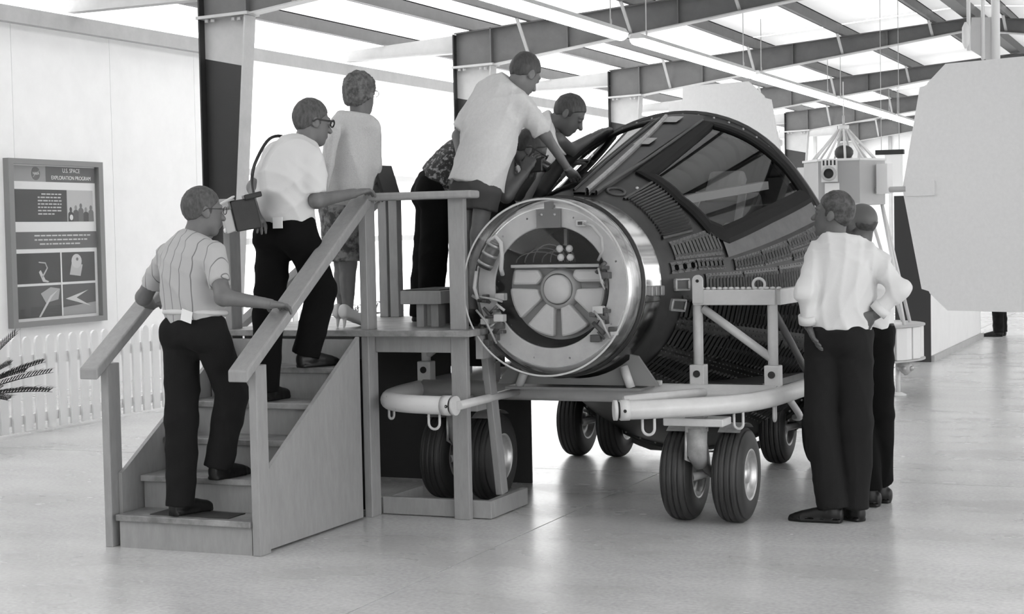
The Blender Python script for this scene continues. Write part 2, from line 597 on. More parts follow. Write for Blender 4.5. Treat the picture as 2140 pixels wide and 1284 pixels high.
# deck
for i in range(6):
    y0 = 8.10 + i * .245
    MB().box(-5.25, -3.69 if i < 3 else -4.12, y0 + .002, y0 + .243, 1.0, 1.034).build('deck_board', M_TREAD, st, BV)
MB().box(-4.32, -3.862, 8.245, 8.283, .905, .998).build('joist', M_WOOD, st, BV)
MB().box(-5.14, -4.44, 9.5, 9.54, .86, .998).build('joist', M_WOOD, st)
MB().box(-5.18, -5.14, 8.28, 9.54, .86, .998).build('joist', M_WOOD, st)
MB().box(-3.735, -3.695, 8.29, 8.82, .87, .998).build('joist', M_WOOD, st)
MB().box(-5.14, -4.37, 8.30, 8.34, .86, .998).build('joist', M_WOOD, st)
# base planks and braces
MB().box(-4.32, -3.66, 8.285, 8.325, .004, .1).build('base_plank', M_WOOD, st, BV)
MB().box(-3.70, -3.66, 8.327, 8.80, .004, .1).build('base_plank', M_WOOD, st, BV)
MB().box(-4.32, -4.28, 8.327, 8.72, .004, .1).build('base_plank', M_WOOD, st, BV)
MB().beam((-3.715, 8.56, .1), (-3.765, 8.48, .995), .085, .04, up=(1, 0, 0)).build('brace', M_WOOD, st, BV)
MB().box(-4.18, -4.14, 9.43, 9.50, 0, 1.0).build('post', M_WOOD, st, BV)
MB().box(-5.18, -5.14, 9.43, 9.50, 0, 1.0).build('post', M_WOOD, st, BV)

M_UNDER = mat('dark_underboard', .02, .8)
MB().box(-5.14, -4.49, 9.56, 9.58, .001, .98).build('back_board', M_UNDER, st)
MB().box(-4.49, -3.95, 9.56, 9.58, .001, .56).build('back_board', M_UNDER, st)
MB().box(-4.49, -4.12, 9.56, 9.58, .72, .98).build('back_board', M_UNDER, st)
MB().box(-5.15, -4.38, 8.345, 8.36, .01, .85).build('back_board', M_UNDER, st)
# far rail of the platform and the way down on the other side
for x0 in (-4.905, -4.83):
    MB().box(x0, x0 + .06, 9.43, 9.50, 1.034, 1.765).build('post', M_WOOD, st, BV)
MB().box(-4.93, -4.42, 9.41, 9.52, 1.766, 1.805).build('top_rail', M_WOOD, st, BV)
MB().beam((-4.90, 9.465, 1.78), (-5.95, 9.465, .98), .11, .045).build('handrail', M_WOOD, st, BV)
MB().box(-5.80, -5.74, 9.43, 9.50, 0, 1.06).build('post', M_WOOD, st, BV)
for k in range(4):
    z = .82 - .2 * k
    x = -5.27 - .22 * k
    MB().box(x - .24, x, 9.0, 9.9, z - .032, z).build('tread', M_TREAD, st)
    MB().box(x - .02, x, 9.0, 9.9, 0, z - .034).build('riser', M_WOOD, st)

sb = thing('step_box', 'small grey wooden step box standing on the viewing platform', 'step', (-4.05, 8.65, 1.034))
MB().box(-4.25, -4.0, 8.42, 8.86, 1.16, 1.235).build('top_board', M_WOOD, sb, BV)
MB().box(-4.24, -4.01, 8.43, 8.85, 1.236, 1.242).build('grip_mat', mat('grip_mat', .05, .8), sb)
MB().box(-4.17, -4.125, 8.46, 8.55, 1.034, 1.158).build('leg', M_WOOD, sb)
MB().box(-4.17, -4.125, 8.74, 8.83, 1.034, 1.158).build('leg', M_WOOD, sb)
MB().box(-4.08, -4.035, 8.46, 8.55, 1.034, 1.158).build('leg', M_WOOD, sb)
MB().box(-4.08, -4.035, 8.74, 8.83, 1.034, 1.158).build('leg', M_WOOD, sb)
MB().box(-4.124, -4.081, 8.50, 8.52, 1.036, 1.158).build('front_board', M_WOOD, sb)
# ================================================================== space capsule
M_HULL = mat('capsule_dark_metal', 0.02, 0.42, var=0.4, scale=7, spec=.35)
M_HULL2 = mat('capsule_grey_metal', 0.05, 0.4, var=0.3, scale=6, spec=.4)
M_EDGE = mat('worn_bright_edge', 0.34, 0.35, metal=0.5, var=0.25, scale=25)
M_BEAD = mat('bead_rim_metal', 0.14, 0.4, var=0.3, scale=25)
M_PLATE = mat('shingle_metal', .085, .42, var=.25, scale=9, spec=.4)
M_CHROME = mat('polished_band', 0.78, 0.13, metal=1.0, var=0.08, scale=6)
M_RING = mat('pale_ring_plate', 0.36, 0.5, var=0.12, scale=9)
M_PAD = mat('moulded_pale_pad', 0.44, 0.6, var=0.06, scale=12)
M_GROOVE = mat('pad_backing', 0.26, 0.6)
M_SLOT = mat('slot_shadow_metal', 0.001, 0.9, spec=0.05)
M_PLEXI = plexi_mat('clear_plexiglass', 0.97)
M_TINT = plexi_mat('tinted_hatch_glass', 0.6)
cap = thing('space_capsule', 'dark conical space capsule with hatch windows, lying nose first on a white trolley', 'spacecraft', (-3.315, 8.25, 1.255))
cap.rotation_euler = (-math.atan(.05 / 2.6), 0, 0)
Z3 = (0, 0, 0)
CY0, CR0, CY1, CR1 = .50, .485, 2.55, 1.115


def hr(y, th):
    s = min(max((y - CY0) / (CY1 - CY0), 0), 1.1)
    return (CR0 + (CR1 - CR0) * (y - CY0) / (CY1 - CY0)) * (1 - .105 * s * math.exp(-((th - 58) / 34) ** 2))


def hp(y, th, dr=0.0):
    r = hr(y, th) + dr
    return Vector((r * math.sin(R(th)), y, r * math.cos(R(th))))


def hgrid(ys, ths, dr=0.0, skip=None, b=None, mi=0):
    b = b or MB()
    vs = [hp(y, t, dr) for y in ys for t in ths]
    n = len(ths)
    fs = []
    for i in range(len(ys) - 1):
        for j in range(n - 1):
            if skip and skip((ys[i] + ys[i + 1]) / 2, (ths[j] + ths[j + 1]) / 2):
                continue
            fs.append((i * n + j, i * n + j + 1, (i + 1) * n + j + 1, (i + 1) * n + j))
    return b.add(vs, fs, mi, True)


def lerp(a, b, t):
    return a + (b - a) * t


# hatch outlines in (distance, angle)
HR = [(1.09, 17.5), (1.7, 14.5), (2.33, 12.0), (2.41, 28), (2.47, 44.0), (2.47, 57.0), (1.81, 61.6), (1.24, 66.5), (1.11, 61.0), (1.04, 41.7)]
HL = [(.80, -9), (1.5, -9), (2.33, -8), (2.40, -22), (2.42, -40), (1.6, -44), (.9, -42)]


def inside(poly, y, t):
    c = False
    n = len(poly)
    for i in range(n):
        y1, t1 = poly[i]
        y2, t2 = poly[(i + 1) % n]
        if (t1 > t) != (t2 > t) and y < (y2 - y1) * (t - t1) / (t2 - t1) + y1:
            c = not c
    return c


ys = list(np.linspace(.5, 2.55, 83))
ths = list(np.linspace(-180, 180, 181))
hgrid(ys, ths, 0, lambda y, t: inside(HR, y, t) or inside(HL, y, t)).build('hull', M_HULL, cap, off=Z3)
# inner lining, so that the walls have thickness
hgrid(list(np.linspace(.6, 2.5, 39)), ths[::2] , -.05, lambda y, t: inside(HR, y, t) or inside(HL, y, t)).build('inner_lining', mat('lining', .10, .7), cap, off=Z3)
b = MB()
b.lathe((0, 2.55, 0), (0, 1, 0), [(0, 1.112), (.0, 1.135), (.05, 1.135), (.06, 1.10)], n=96)
rim = b.build('rear_rim', M_HULL2, cap, off=Z3)
# scale the rim to the flattened side
for v in rim.data.vertices:
    th = math.degrees(math.atan2(v.co.x, v.co.z))
    k = 1 - .105 * math.exp(-((th - 58) / 34) ** 2)
    v.co.x *= k
    v.co.z *= k
b = MB()
prof = [(2.60 + .24 * math.sin(math.acos(min(1, r / 1.10))) , r) for r in (1.10, 1.05, .98, .88, .74, .55, .3, .02)]
b.lathe((0, 0, 0), (0, 1, 0), prof, n=64)
hs = b.build('heat_shield', M_HULL, cap, off=Z3)
for v in hs.data.vertices:
    th = math.degrees(math.atan2(v.co.x, v.co.z))
    k = 1 - .105 * math.exp(-((th - 58) / 34) ** 2)
    v.co.x *= k
    v.co.z *= k
bm_ = MB()
for i in range(64):
    th = -180 + 360 * i / 64
    p = hp(2.50, th, .004)
    bm_.ball(p, .009, 6)
bm_.build('rim_rivets', M_EDGE, cap, off=Z3)['kind'] = 'stuff'


def ribbon(poly, w, h, name, m, dr=.0, closed=True, sub=6, parent=cap):
    """raised band following an outline on the hull"""
    pts = []
    n = len(poly)
    for i in range(n if closed else n - 1):
        a, c = poly[i], poly[(i + 1) % n]
        for k in range(sub):
            t = k / sub
            pts.append((lerp(a[0], c[0], t), lerp(a[1], c[1], t)))
    if not closed:
        pts.append(poly[-1])
    P = [hp(y, t, dr) for y, t in pts]
    N = [Vector((math.sin(R(t)), -.3, math.cos(R(t)))).normalized() for y, t in pts]
    vs, fs = [], []
    k = len(P)
    for i in range(k):
        if closed:
            d = (P[(i + 1) % k] - P[i - 1]).normalized()
        else:
            d = (P[min(i + 1, k - 1)] - P[max(i - 1, 0)]).normalized()
        s = d.cross(N[i]).normalized()
        vs += [P[i] - s * w / 2 - N[i] * .02, P[i] - s * w / 2 + N[i] * h * .7, P[i] - s * w / 4 + N[i] * h, P[i] + s * w / 4 + N[i] * h,
               P[i] + s * w / 2 + N[i] * h * .7, P[i] + s * w / 2 - N[i] * .02]
    for i in range(k if closed else k - 1):
        i2 = (i + 1) % k
        for j in range(6):
            j2 = (j + 1) % 6
            fs.append((i * 6 + j, i * 6 + j2, i2 * 6 + j2, i2 * 6 + j))
    return MB().add(vs, fs, 0, False).build(name, m, parent, off=Z3)


M_BLKFR = mat('black_hatch_frame', .005, .6, var=.2, scale=10, spec=.15)
ribbon(HR, .11, .022, 'hatch_frame', M_BLKFR)
ribbon(HL, .06, .02, 'hatch_frame', M_BLKFR)
# window panes
pys, pts_ = list(np.linspace(.7, 2.52, 60)), list(np.linspace(8, 70, 50))
hgrid(pys, pts_, .004, lambda y, t: not inside(HR, y, t)).build('hatch_window', M_TINT, cap, off=Z3)
pts2 = list(np.linspace(-46, -6, 34))
hgrid(pys, pts2, .004, lambda y, t: not inside(HL, y, t)).build('hatch_window', M_TINT, cap, off=Z3)
# raised far sill of the left hatch and the bright-edged centre beam
P = [hp(y, -33 + 4 * (y - 1), .035 + .06 * math.sin(math.pi * min(1, (y - .72) / 1.75))) for y in np.linspace(.72, 2.5, 16)]
MB().tube(P, [.03 + .02 * math.sin(math.pi * i / 15) for i in range(16)], 10).build('hatch_sill', M_BLKFR, cap, off=Z3)
b = hgrid(list(np.linspace(.56, 2.46, 30)), [-6, -3, 0, 3, 6, 9], .018)
b.build('centre_beam', M_HULL, cap, off=Z3)
ribbon([(.56, 4.5), (1.3, 1.0), (2.35, -3.5)], .022, .045, 'beam_edge', M_EDGE, closed=False, sub=10)
ribbon([(.58, 9.5), (1.3, 11), (2.35, 10)], .015, .03, 'beam_edge', M_HULL2, closed=False, sub=10)
ribbon([(.60, -5.5), (1.3, -7), (2.35, -6)], .012, .03, 'beam_edge', M_HULL2, closed=False, sub=10)
for (y, t) in ((2.18, -1), (1.6, 0)):
    hgrid([y, y + .05, y + .16], [t - 3, t, t + 4], .03).build('cover_plate', M_EDGE, cap, off=Z3)
# small round port and fittings in front of the hatch
q = hp(.72, 20, 0)
MB().tube([hp(.70 + .055 * math.cos(R(a)), 17 + 5.2 * math.sin(R(a)), .004) for a in range(0, 360, 20)], .008, 8, closed=True).build('port_ring', M_HULL2, cap, off=Z3)
MB().ball(hp(.86, 23, .0), .012, 8).build('bright_stud', M_WHITEPAINT, cap, off=Z3)

# ribbed panel between nose and hatch
b = MB()
N_ = 17
for i in range(N_):
    t0 = 27 + i * 2.0
    yA = lerp(.655, .625, i / N_)
    yB = lerp(1.03, .93, i / N_)
    b.add([hp(yA, t0 - .7, .002), hp(yA, t0, .016), hp(yA, t0 + .7, .002), hp(yB, t0 - .7, .002), hp(yB, t0, .016), hp(yB, t0 + .7, .002)],
          [(0, 1, 4, 3), (1, 2, 5, 4)])
b.build('ribbed_panel', M_HULL2, cap, off=Z3)['kind'] = 'stuff'
ribbon([(.64, 25.5), (1.07, 24.5)], .016, .012, 'panel_edge', M_HULL2, closed=False)
ribbon([(.62, 60.5), (.93, 60.5)], .016, .012, 'panel_edge', M_HULL2, closed=False)
# plain grey skirt below the hatch and a pointed plate
b = MB()
ny, nt = 26, 6
vs, fs = [], []
for i in range(ny):
    y = lerp(1.18, 2.47, i / (ny - 1))
    f = i / (ny - 1)
    ta, tb = lerp(68.3, 59.0, f), lerp(77.5, 66.8, f)
    for j in range(nt):
        vs.append(hp(y, lerp(ta, tb, j / (nt - 1)), .012))
for i in range(ny - 1):
    for j in range(nt - 1):
        fs.append((i * nt + j, i * nt + j + 1, (i + 1) * nt + j + 1, (i + 1) * nt + j))
b.add(vs, fs, 0, True).build('hatch_skirt', mat('brushed_skirt', .09, .4,  var=.2, scale=12), cap, off=Z3)


def thing_child(name, parent):
    o = bpy.data.objects.new(name, None)
    COL.objects.link(o)
    o.parent = parent
    return o


def shingle(ya, yb, ta, tb, tc, td, n, name='shingle', gap=.0, m=None):
    """curved plate (corner angles: ta..tb at the front, tc..td at the rear) carrying n long slotted beads with bright rims"""
    m = m or M_PLATE
    sh = thing_child(name, cap)
    g = MB()
    vs, fs = [], []
    ni, nj = 9, 5
    for i in range(ni):
        f = i / (ni - 1)
        y = lerp(ya, yb, f)
        for j in range(nj):
            vs.append(hp(y, lerp(lerp(ta, tc, f), lerp(tb, td, f), j / (nj - 1)), .007))
    for i in range(ni - 1):
        for j in range(nj - 1):
            fs.append((i * nj + j, i * nj + j + 1, (i + 1) * nj + j + 1, (i + 1) * nj + j))
    g.add(vs, fs, 0, True).build('plate', m, sh, off=Z3)
    e, s = MB(), MB()
    for k in range(n):
        f0 = (k + .5) / n
        hw = (yb - ya) / n * .40
        yc = lerp(ya, yb, f0)
        a = lerp(ta, tc, f0)
        c = lerp(tb, td, f0)
        pad = (c - a) * .12
        a, c = a + pad, c - pad
        tip = min(1.6, (c - a) * .25)
        ring = [(yc, a), (yc + hw, a + tip), (yc + hw, c - tip), (yc, c), (yc - hw, c - tip), (yc - hw, a + tip)]
        inner = [(yc, a + .5), (yc + hw * .80, a + tip + .2), (yc + hw * .80, c - tip - .2), (yc, c - .5), (yc - hw * .80, c - tip - .2), (yc - hw * .80, a + tip + .2)]
        o = [hp(y, t, .007) for y, t in ring]
        mid = [hp(lerp(y, q_[0], .5), lerp(t, q_[1], .5), .019) for (y, t), q_ in zip(ring, inner)]
        i_ = [hp(y, t, .010) for y, t in inner]
        e.add(o + mid, [(x, (x + 1) % 6, 6 + (x + 1) % 6, 6 + x) for x in range(6)])
        e.add(mid + i_, [(x, (x + 1) % 6, 6 + (x + 1) % 6, 6 + x) for x in range(6)])
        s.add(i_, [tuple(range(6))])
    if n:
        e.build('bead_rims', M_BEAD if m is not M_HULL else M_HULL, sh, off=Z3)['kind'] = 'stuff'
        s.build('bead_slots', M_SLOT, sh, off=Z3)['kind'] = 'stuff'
    # fasteners along the plate edges
    fb = MB()
    nf = max(4, n)
    for k in range(nf + 1):
        f = k / nf
        y = lerp(ya, yb, f)
        for t in (lerp(ta, tc, f) + .5, lerp(tb, td, f) - .5):
            fb.ball(hp(y, t, .007), .0055, 6)
    fb.build('fasteners', M_BEAD if m is not M_HULL else M_HULL2, sh, off=Z3)['kind'] = 'stuff'


shingle(.66, 1.14, 63.8, 75.2, 61.5, 76.0, 13)
shingle(.86, 1.12, 76.2, 82.4, 77.0, 83.0, 6)
shingle(.60, .84, 76.4, 83.4, 76.2, 82.6, 3)
shingle(1.24, 1.55, 78.4, 84.0, 76.2, 83.2, 9)
shingle(1.57, 1.90, 76.0, 83.0, 73.2, 81.2, 9)
shingle(1.92, 2.18, 73.0, 77.6, 70.8, 76.0, 7)
shingle(1.92, 2.18, 78.2, 82.0, 76.6, 80.8, 7)
shingle(2.20, 2.46, 70.6, 76.2, 68.0, 74.8, 7)
shingle(.92, 1.30, 84.6, 95.5, 84.6, 95.5, 11)
shingle(1.32, 1.70, 84.6, 95.5, 84.0, 95.5, 12)
shingle(1.72, 2.10, 83.6, 95.5, 82.4, 95.5, 12)
shingle(2.12, 2.46, 81.8, 95.5, 80.0, 95.5, 10)
for (a, c, n) in ((.7, 1.25, 12), (1.27, 1.82, 13), (1.84, 2.40, 13)):
    shingle(a, c, 96.2, 112, 96.2, 112, n, m=M_HULL)
    shingle(a, c, 113, 130, 113, 130, n, m=M_HULL)
    shingle(a, c, 131, 150, 131, 150, n, m=M_HULL)
# square access panel behind the band
for (y, t) in ((.62, 87), (.60, 99)):
    hgrid([y, y + .06, y + .12], [t, t + 3, t + 6], .012).build('access_plate', M_HULL2, cap, off=Z3)
    ribbon([(y, t), (y + .12, t), (y + .12, t + 6), (y, t + 6)], .014, .02, 'access_frame', M_EDGE)

# cabin seen through the hatch: couches, instrument panel
couch_m = mat('couch_grey', .14, .6, var=.2, scale=8)
for s in (-1, 1):
    c = thing_child('couch', cap)
    MB().beam((s * .37, 1.45, -.05), (s * .37, 2.25, .52), .46, .12, up=(0, -1, 1)).build('couch_back', couch_m, c, .03, off=Z3)
    MB().beam((s * .37, 1.50, -.05), (s * .37, 1.12, .05), .46, .12).build('couch_seat', couch_m, c, .03, off=Z3)
    MB().beam((s * .37, 2.12, .50), (s * .37, 2.28, .68), .24, .1, up=(0, -1, 1)).build('headrest', mat('headrest_pale', .3, .6), c, .03, off=Z3)
    for q in (-1, 1):
        MB().beam((s * .37 + q * .2, 1.62, .12), (s * .37 + q * .14, 2.1, .56), .05, .02, up=(0, -1, 1)).build('harness_strap', mat('strap_pale', .4, .7), c, off=Z3)
MB().box(-.4, .42, 1.08, 1.12, .0, .40).build('instrument_panel', mat('panel_grey', .14, .5, v2=.3, scale=20), cap, off=Z3)
dial_me = MB().lathe((0, 0, 0), (0, 1, 0), [(0, .045), (.012, .045), (.012, 0)], n=14).mesh('dial', M_EDGE)
for i in range(4):
    for j in range(3):
        piece('dial', dial_me, cap, (-.3 + .2 * i, 1.122, .06 + .12 * j))
MB().box(.30, .86, 1.2, 2.3, -.62, -.58).build('cabin_floor', M_HULL2, cap, off=Z3)
MB().beam((.30, 1.28, .48), (.62, 2.2, .60), .07, .05).build('hatch_strut', mat('strut_pale', .38, .5), cap, off=Z3)
MB().box(.48, .64, 1.75, 1.95, .12, .36).build('equipment_box', mat('box_pale', .33, .5, var=.2), cap, .015, off=Z3)

# nose: polished band, gasket, ring face
b = MB()
b.lathe((0, 0, 0), (0, 1, 0), [(.215, .484), (.222, .489), (.226, .49), (.229, .49), (.485, .49), (.488, .49), (.492, .489), (.50, .485)], n=96)
b.build('polished_band', M_CHROME, cap, off=Z3)
for t in (100, -80, 10):
    MB().box(-.002, .002, .23, .49, .488, .494).build('band_seam', M_DARK, cap, off=Z3).rotation_euler = (0, R(t), 0)
MB().lathe((0, 0, 0), (0, 1, 0), [(.19, .478), (.195, .492), (.212, .492), (.216, .478)], n=96).build('black_gasket', M_DARK, cap, off=Z3)
MB().lathe((0, 0, 0), (0, 1, 0), [(.10, .424), (.10, .430), (.104, .436), (.112, .446), (.114, .448), (.182, .472), (.184, .473), (.19, .476)], n=96).build('ring_flange', mat('flange_metal', .42, .22, metal=1.0, var=.1, scale=8), cap, off=Z3)
MB().lathe((0, 0, 0), (0, 1, 0), [(.14, .322), (.108, .323), (.101, .327), (.10, .331), (.10, .335), (.10, .424)], n=96).build('ring_face', M_RING, cap, off=Z3)
MB().lathe((0, 0, 0), (0, 1, 0), [(.10, .322), (.46, .322)], n=64).build('well_wall', mat('well_wall', .006, .7, spec=.2), cap, off=Z3)
MB().lathe((0, .46, 0), (0, 1, 0), [(0, .33), (.01, .0)], n=48).build('well_back', mat('well_back', .004, .8, spec=.2), cap, off=Z3)
MB().lathe((0, 0, 0), (0, 1, 0), [(.226, .4915), (.229, .492), (.485, .492), (.488, .4915)], n=64, a0=-176, a1=-6).build('lower_band', mat('dark_polished_band', .12, .16, metal=1.0), cap, off=Z3)
for yb_ in (.27, .34, .43):
    MB().box(.486, .512, yb_, yb_ + .05, -.055, .0).build('band_fitting', mat('fitting_grey', .2, .35, metal=.6), cap, .006, off=Z3)

# lobed pale bulkhead
blk = thing_child('moulded_bulkhead', cap)
pr_ = [(.285 * math.cos(R(a)), .30, .285 * math.sin(R(a))) for a in range(158, 383, 5)]
MB().prism(pr_, (0, .05, 0)).build('backing', M_GROOVE, blk, off=Z3)


def pad(a0, a1, r0, r1, y0=.245, y1=.30, ztop=None):
    g = 5.0
    pts = []
    for i in range(7):
        a = lerp(a0 + g, a1 - g, i / 6)
        pts.append((r1 * math.cos(R(a)), r1 * math.sin(R(a))))
    for i in range(5):
        a = lerp(a1 - g * 1.9, a0 + g * 1.9, i / 4)
        pts.append((r0 * math.cos(R(a)), r0 * math.sin(R(a))))
    if ztop is not None:
        pts = [(x, min(z, ztop)) for x, z in pts]
    o = MB().prism([(x, y0, z) for x, z in pts], (0, y1 - y0, 0)).build('pad', M_PAD, blk, .014, off=Z3)


pad(176, 224, .11, .275)
pad(224, 270, .105, .27)
pad(270, 316, .105, .27)
pad(316, 364, .11, .275)
MB().prism([(-.262, .245, .012), (-.12, .245, .012), (-.085, .245, .05), (-.11, .245, .095), (-.25, .245, .095)], (0, .055, 0)).build('pad', M_PAD, blk, .014, off=Z3)
MB().prism([(.265, .245, .025), (.12, .245, .025), (.085, .245, .055), (.10, .245, .095), (.25, .245, .095)], (0, .055, 0)).build('pad', M_PAD, blk, .014, off=Z3)
MB().lathe((.008, .215, -.012), (0, 1, 0), [(0, 0), (0, .07), (.012, .078), (.09, .08)], n=32).build('hub_disc', M_PAD, blk, off=Z3)
MB().lathe((.008, .24, -.012), (0, 1, 0), [(0, .085), (0, .10), (.06, .115)], n=32).build('hub_collar', M_GROOVE, blk, off=Z3)
MB().box(-.255, .255, .215, .31, .104, .122).build('top_bar', M_RING, blk, .004, off=Z3)
# dark upper bay: knobs and wires
for (x, z) in ((.03, .205), (.085, .205), (.036, .158), (.09, .158)):
    MB().ball((x, .22, z), (.02, .02, .02), 12).build('knob', M_PAD, cap, off=Z3)
wm = mat('wire_grey', .07, .5)
for k in range(7):
    xa, xb = -.24 + .05 * k, .03 + .012 * k
    MB().tube(arc(((xa + xb) / 2, .26, .13), 1, 178, 2, 10, ((xb - xa) / 2, 0, 0), (0, -.01, .06 + .02 * (k % 3))), .003, 6).build('wire', wm, cap, off=Z3)
MB().box(.055, .072, .22, .24, .22, .31).build('wire_clip', wm, cap, off=Z3)
MB().prism([(-.07, .14, .315), (.065, .14, .315), (.065, .14, .415), (.02, .14, .415), (.02, .14, .455), (-.025, .14, .455), (-.025, .14, .415), (-.07, .14, .415)], (0, .028, 0)).build('top_bracket', mat('bracket_grey', .1, .5), cap, off=Z3)
for x in (-.04, .035):
    MB().lathe((x, .132, .385), (0, 1, 0), [(0, 0), (0, .007), (.01, .007)], n=8).build('bracket_bolt', M_EDGE, cap, off=Z3)
MB().box(.155, .205, .135, .17, .32, .352).build('connector', M_PAD, cap, .004, off=Z3)
MB().box(.168, .192, .13, .136, .328, .345).build('connector_socket', M_DARK, cap, off=Z3)
MB().tube([(.20, .14, .335), (.25, .13, .32), (.30, .13, .26), (.305, .13, .19), (.27, .16, .14)], .008, 8).build('cable', M_RING, cap, off=Z3)
# left thruster canister and hoses
cn = thing_child('canister', cap)
MB().tube([(-.375, .13, .11), (-.30, .13, .25)], .042, 16).build('can', mat('can_dark', .05, .4), cn, off=Z3)
for f in (.15, .5, .85):
    p = Vector((-.375, .13, .11)).lerp(Vector((-.30, .13, .25)), f)
    MB().tube([p - Vector((.075, 0, .14)).normalized() * .008, p + Vector((.075, 0, .14)).normalized() * .008], .046, 16).build('can_band', M_EDGE, cn, off=Z3)
MB().tube([(-.33, .1, .25), (-.29, .1, .275), (-.26, .1, .24), (-.255, .1, .17), (-.265, .11, .10), (-.27, .14, .07)], .012, 8).build('hose', M_PAD, cap, off=Z3)
MB().tube([(-.41, .11, .09), (-.42, .1, 0), (-.40, .1, -.06)], .01, 8).build('hose', M_PAD, cap, off=Z3)
# equipment clusters low left, low right and right
for (cx, cz, w, h, n, sd) in ((-.355, -.20, .16, .2, 16, 3), (.305, -.19, .12, .16, 12, 5), (.30, .05, .04, .12, 5, 9), (-.33, -.06, .2, .03, 6, 4)):
    rr_ = random.Random(sd)
    cl = thing_child('equipment_cluster', cap)
    for k in range(n):
        x, z = cx + rr_.uniform(-.5, .5) * w, cz + rr_.uniform(-.5, .5) * h
        s = rr_.uniform(.012, .03)
        mm = rr_.choice([M_EDGE, M_HULL2, M_PAD, mat('can_dark', .05, .4), mat('can_dark', .05, .4)])
        if rr_.random() < .5:
            d = Vector((rr_.uniform(-1, 1), 0, rr_.uniform(-1, 1))).normalized() * s * 1.6
            MB().tube([Vector((x, .14, z)) - d, Vector((x, .13, z)) + d], s * .45, 10).build('fitting', mm, cl, off=Z3)
        else:
            MB().box(x - s, x + s, .12, .17, z - s * .7, z + s * .7).build('fitting', mm, cl, .004, off=Z3)
    MB().tube([(cx - w * .4, .12, cz + h * .4), (cx, .1, cz + h * .1), (cx + w * .2, .1, cz - h * .2), (cx + w * .3, .13, cz - h * .5)], .006, 6).build('hose', M_RING, cl, off=Z3)
for a in (200, 232, 255, 285, 310, 330, 20, 45, 70, 110, 135):
    MB().lathe((.39 * math.cos(R(a)), .164, .39 * math.sin(R(a))), (0, 1, 0), [(0, 0), (0, .006), (.008, .006)], n=8).build('ring_screw', M_HULL2, cap, off=Z3)
# clear cover
b = MB()
b.lathe((0, 0, 0), (0, 1, 0), [(.0, .002), (.0, .462), (.004, .472), (.012, .477), (.165, .477)], n=96)
b.build('clear_cover', M_PLEXI, cap, off=Z3)
MB().lathe((0, 0, 0), (0, 1, 0), [(.0, .462), (-.003, .467), (.0, .472)], n=96).build('cover_lip', mat('cover_lip', .45, .2), cap, off=Z3)

# the whole nose face sits close behind the clear cover
for ch in cap.children:
    if ch.name.split('.')[0] in ('moulded_bulkhead', 'knob', 'wire', 'wire_clip', 'top_bracket', 'bracket_bolt', 'connector', 'connector_socket', 'cable', 'canister', 'hose', 'equipment_cluster', 'ring_screw'):
        ch.location.y -= .064
# ================================================================== white tubular trolley
ct = thing('transport_trolley', 'white tubular steel trolley on twin rubber wheels carrying the capsule', 'trolley', (-3.34, 9.6, 0))
ZT = .64


def smooth_path(pts, n=6):
    P = [Vector(p) for p in pts]
    out = []
    for i in range(len(P) - 1):
        p0, p1, p2, p3 = P[max(i - 1, 0)], P[i], P[i + 1], P[min(i + 2, len(P) - 1)]
        for k in range(n):
            t = k / n
            out.append(.5 * ((2 * p1) + (p2 - p0) * t + (2 * p0 - 5 * p1 + 4 * p2 - p3) * t * t + (3 * p1 - p0 - 3 * p2 + p3) * t ** 3))
    out.append(P[-1])
    return out


RT = [(-2.83, 8.03), (-2.70, 8.10), (-2.55, 8.22), (-2.40, 8.36), (-2.28, 8.58), (-2.22, 8.95), (-2.20, 9.6), (-2.19, 10.5), (-2.24, 10.85), (-2.45, 11.08), (-2.8, 11.16)]
LT = [(-3.78, 8.06), (-3.92, 8.07), (-4.06, 8.10), (-4.20, 8.19), (-4.285, 8.33), (-4.34, 8.5), (-4.38, 8.8), (-4.42, 9.6), (-4.42, 10.5), (-4.38, 10.85), (-4.2, 11.08), (-3.85, 11.16)]
MB().tube(smooth_path([(x, y, ZT) for x, y in RT]), .049, 18).build('side_tube', M_WHITEPAINT, ct)
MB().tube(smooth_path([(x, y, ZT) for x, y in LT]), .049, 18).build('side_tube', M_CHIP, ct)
MB().tube([(-3.85, 11.16, ZT), (-2.8, 11.16, ZT)], .049, 18).build('rear_tube', M_WHITEPAINT, ct)
MB().tube([(-4.36, 8.92, ZT), (-2.24, 8.92, ZT)], .055, 18).build('cross_tube', M_WHITEPAINT, ct)
MB().tube([(-3.74, 8.06, ZT), (-3.745, 8.92, ZT)], .024, 12).build('link_tube', M_WHITEPAINT, ct)
for (p, d) in (((-2.83, 8.03, ZT), (-.88, -.47, 0)), ((-3.78, 8.06, ZT), (1, -.07, 0))):
    p, d = Vector(p), Vector(d).normalized()
    MB().tube([p + d * .0, p + d * .012], .043, 18).build('end_gap', M_DARK, ct)
    MB().tube([p + d * .012, p + d * .03], .052, 18).build('end_flange', M_WHITEPAINT, ct)
    MB().tube([p - d * .05, p - d * .005], .0535, 18).build('end_sleeve', M_WHITEPAINT, ct)
    MB().tube([p - d * .028 + Vector((.02, -.0525, 0)), p - d * .028 + Vector((.02, -.0545, 0))], .009, 10).build('pin_hole', M_DARK, ct)
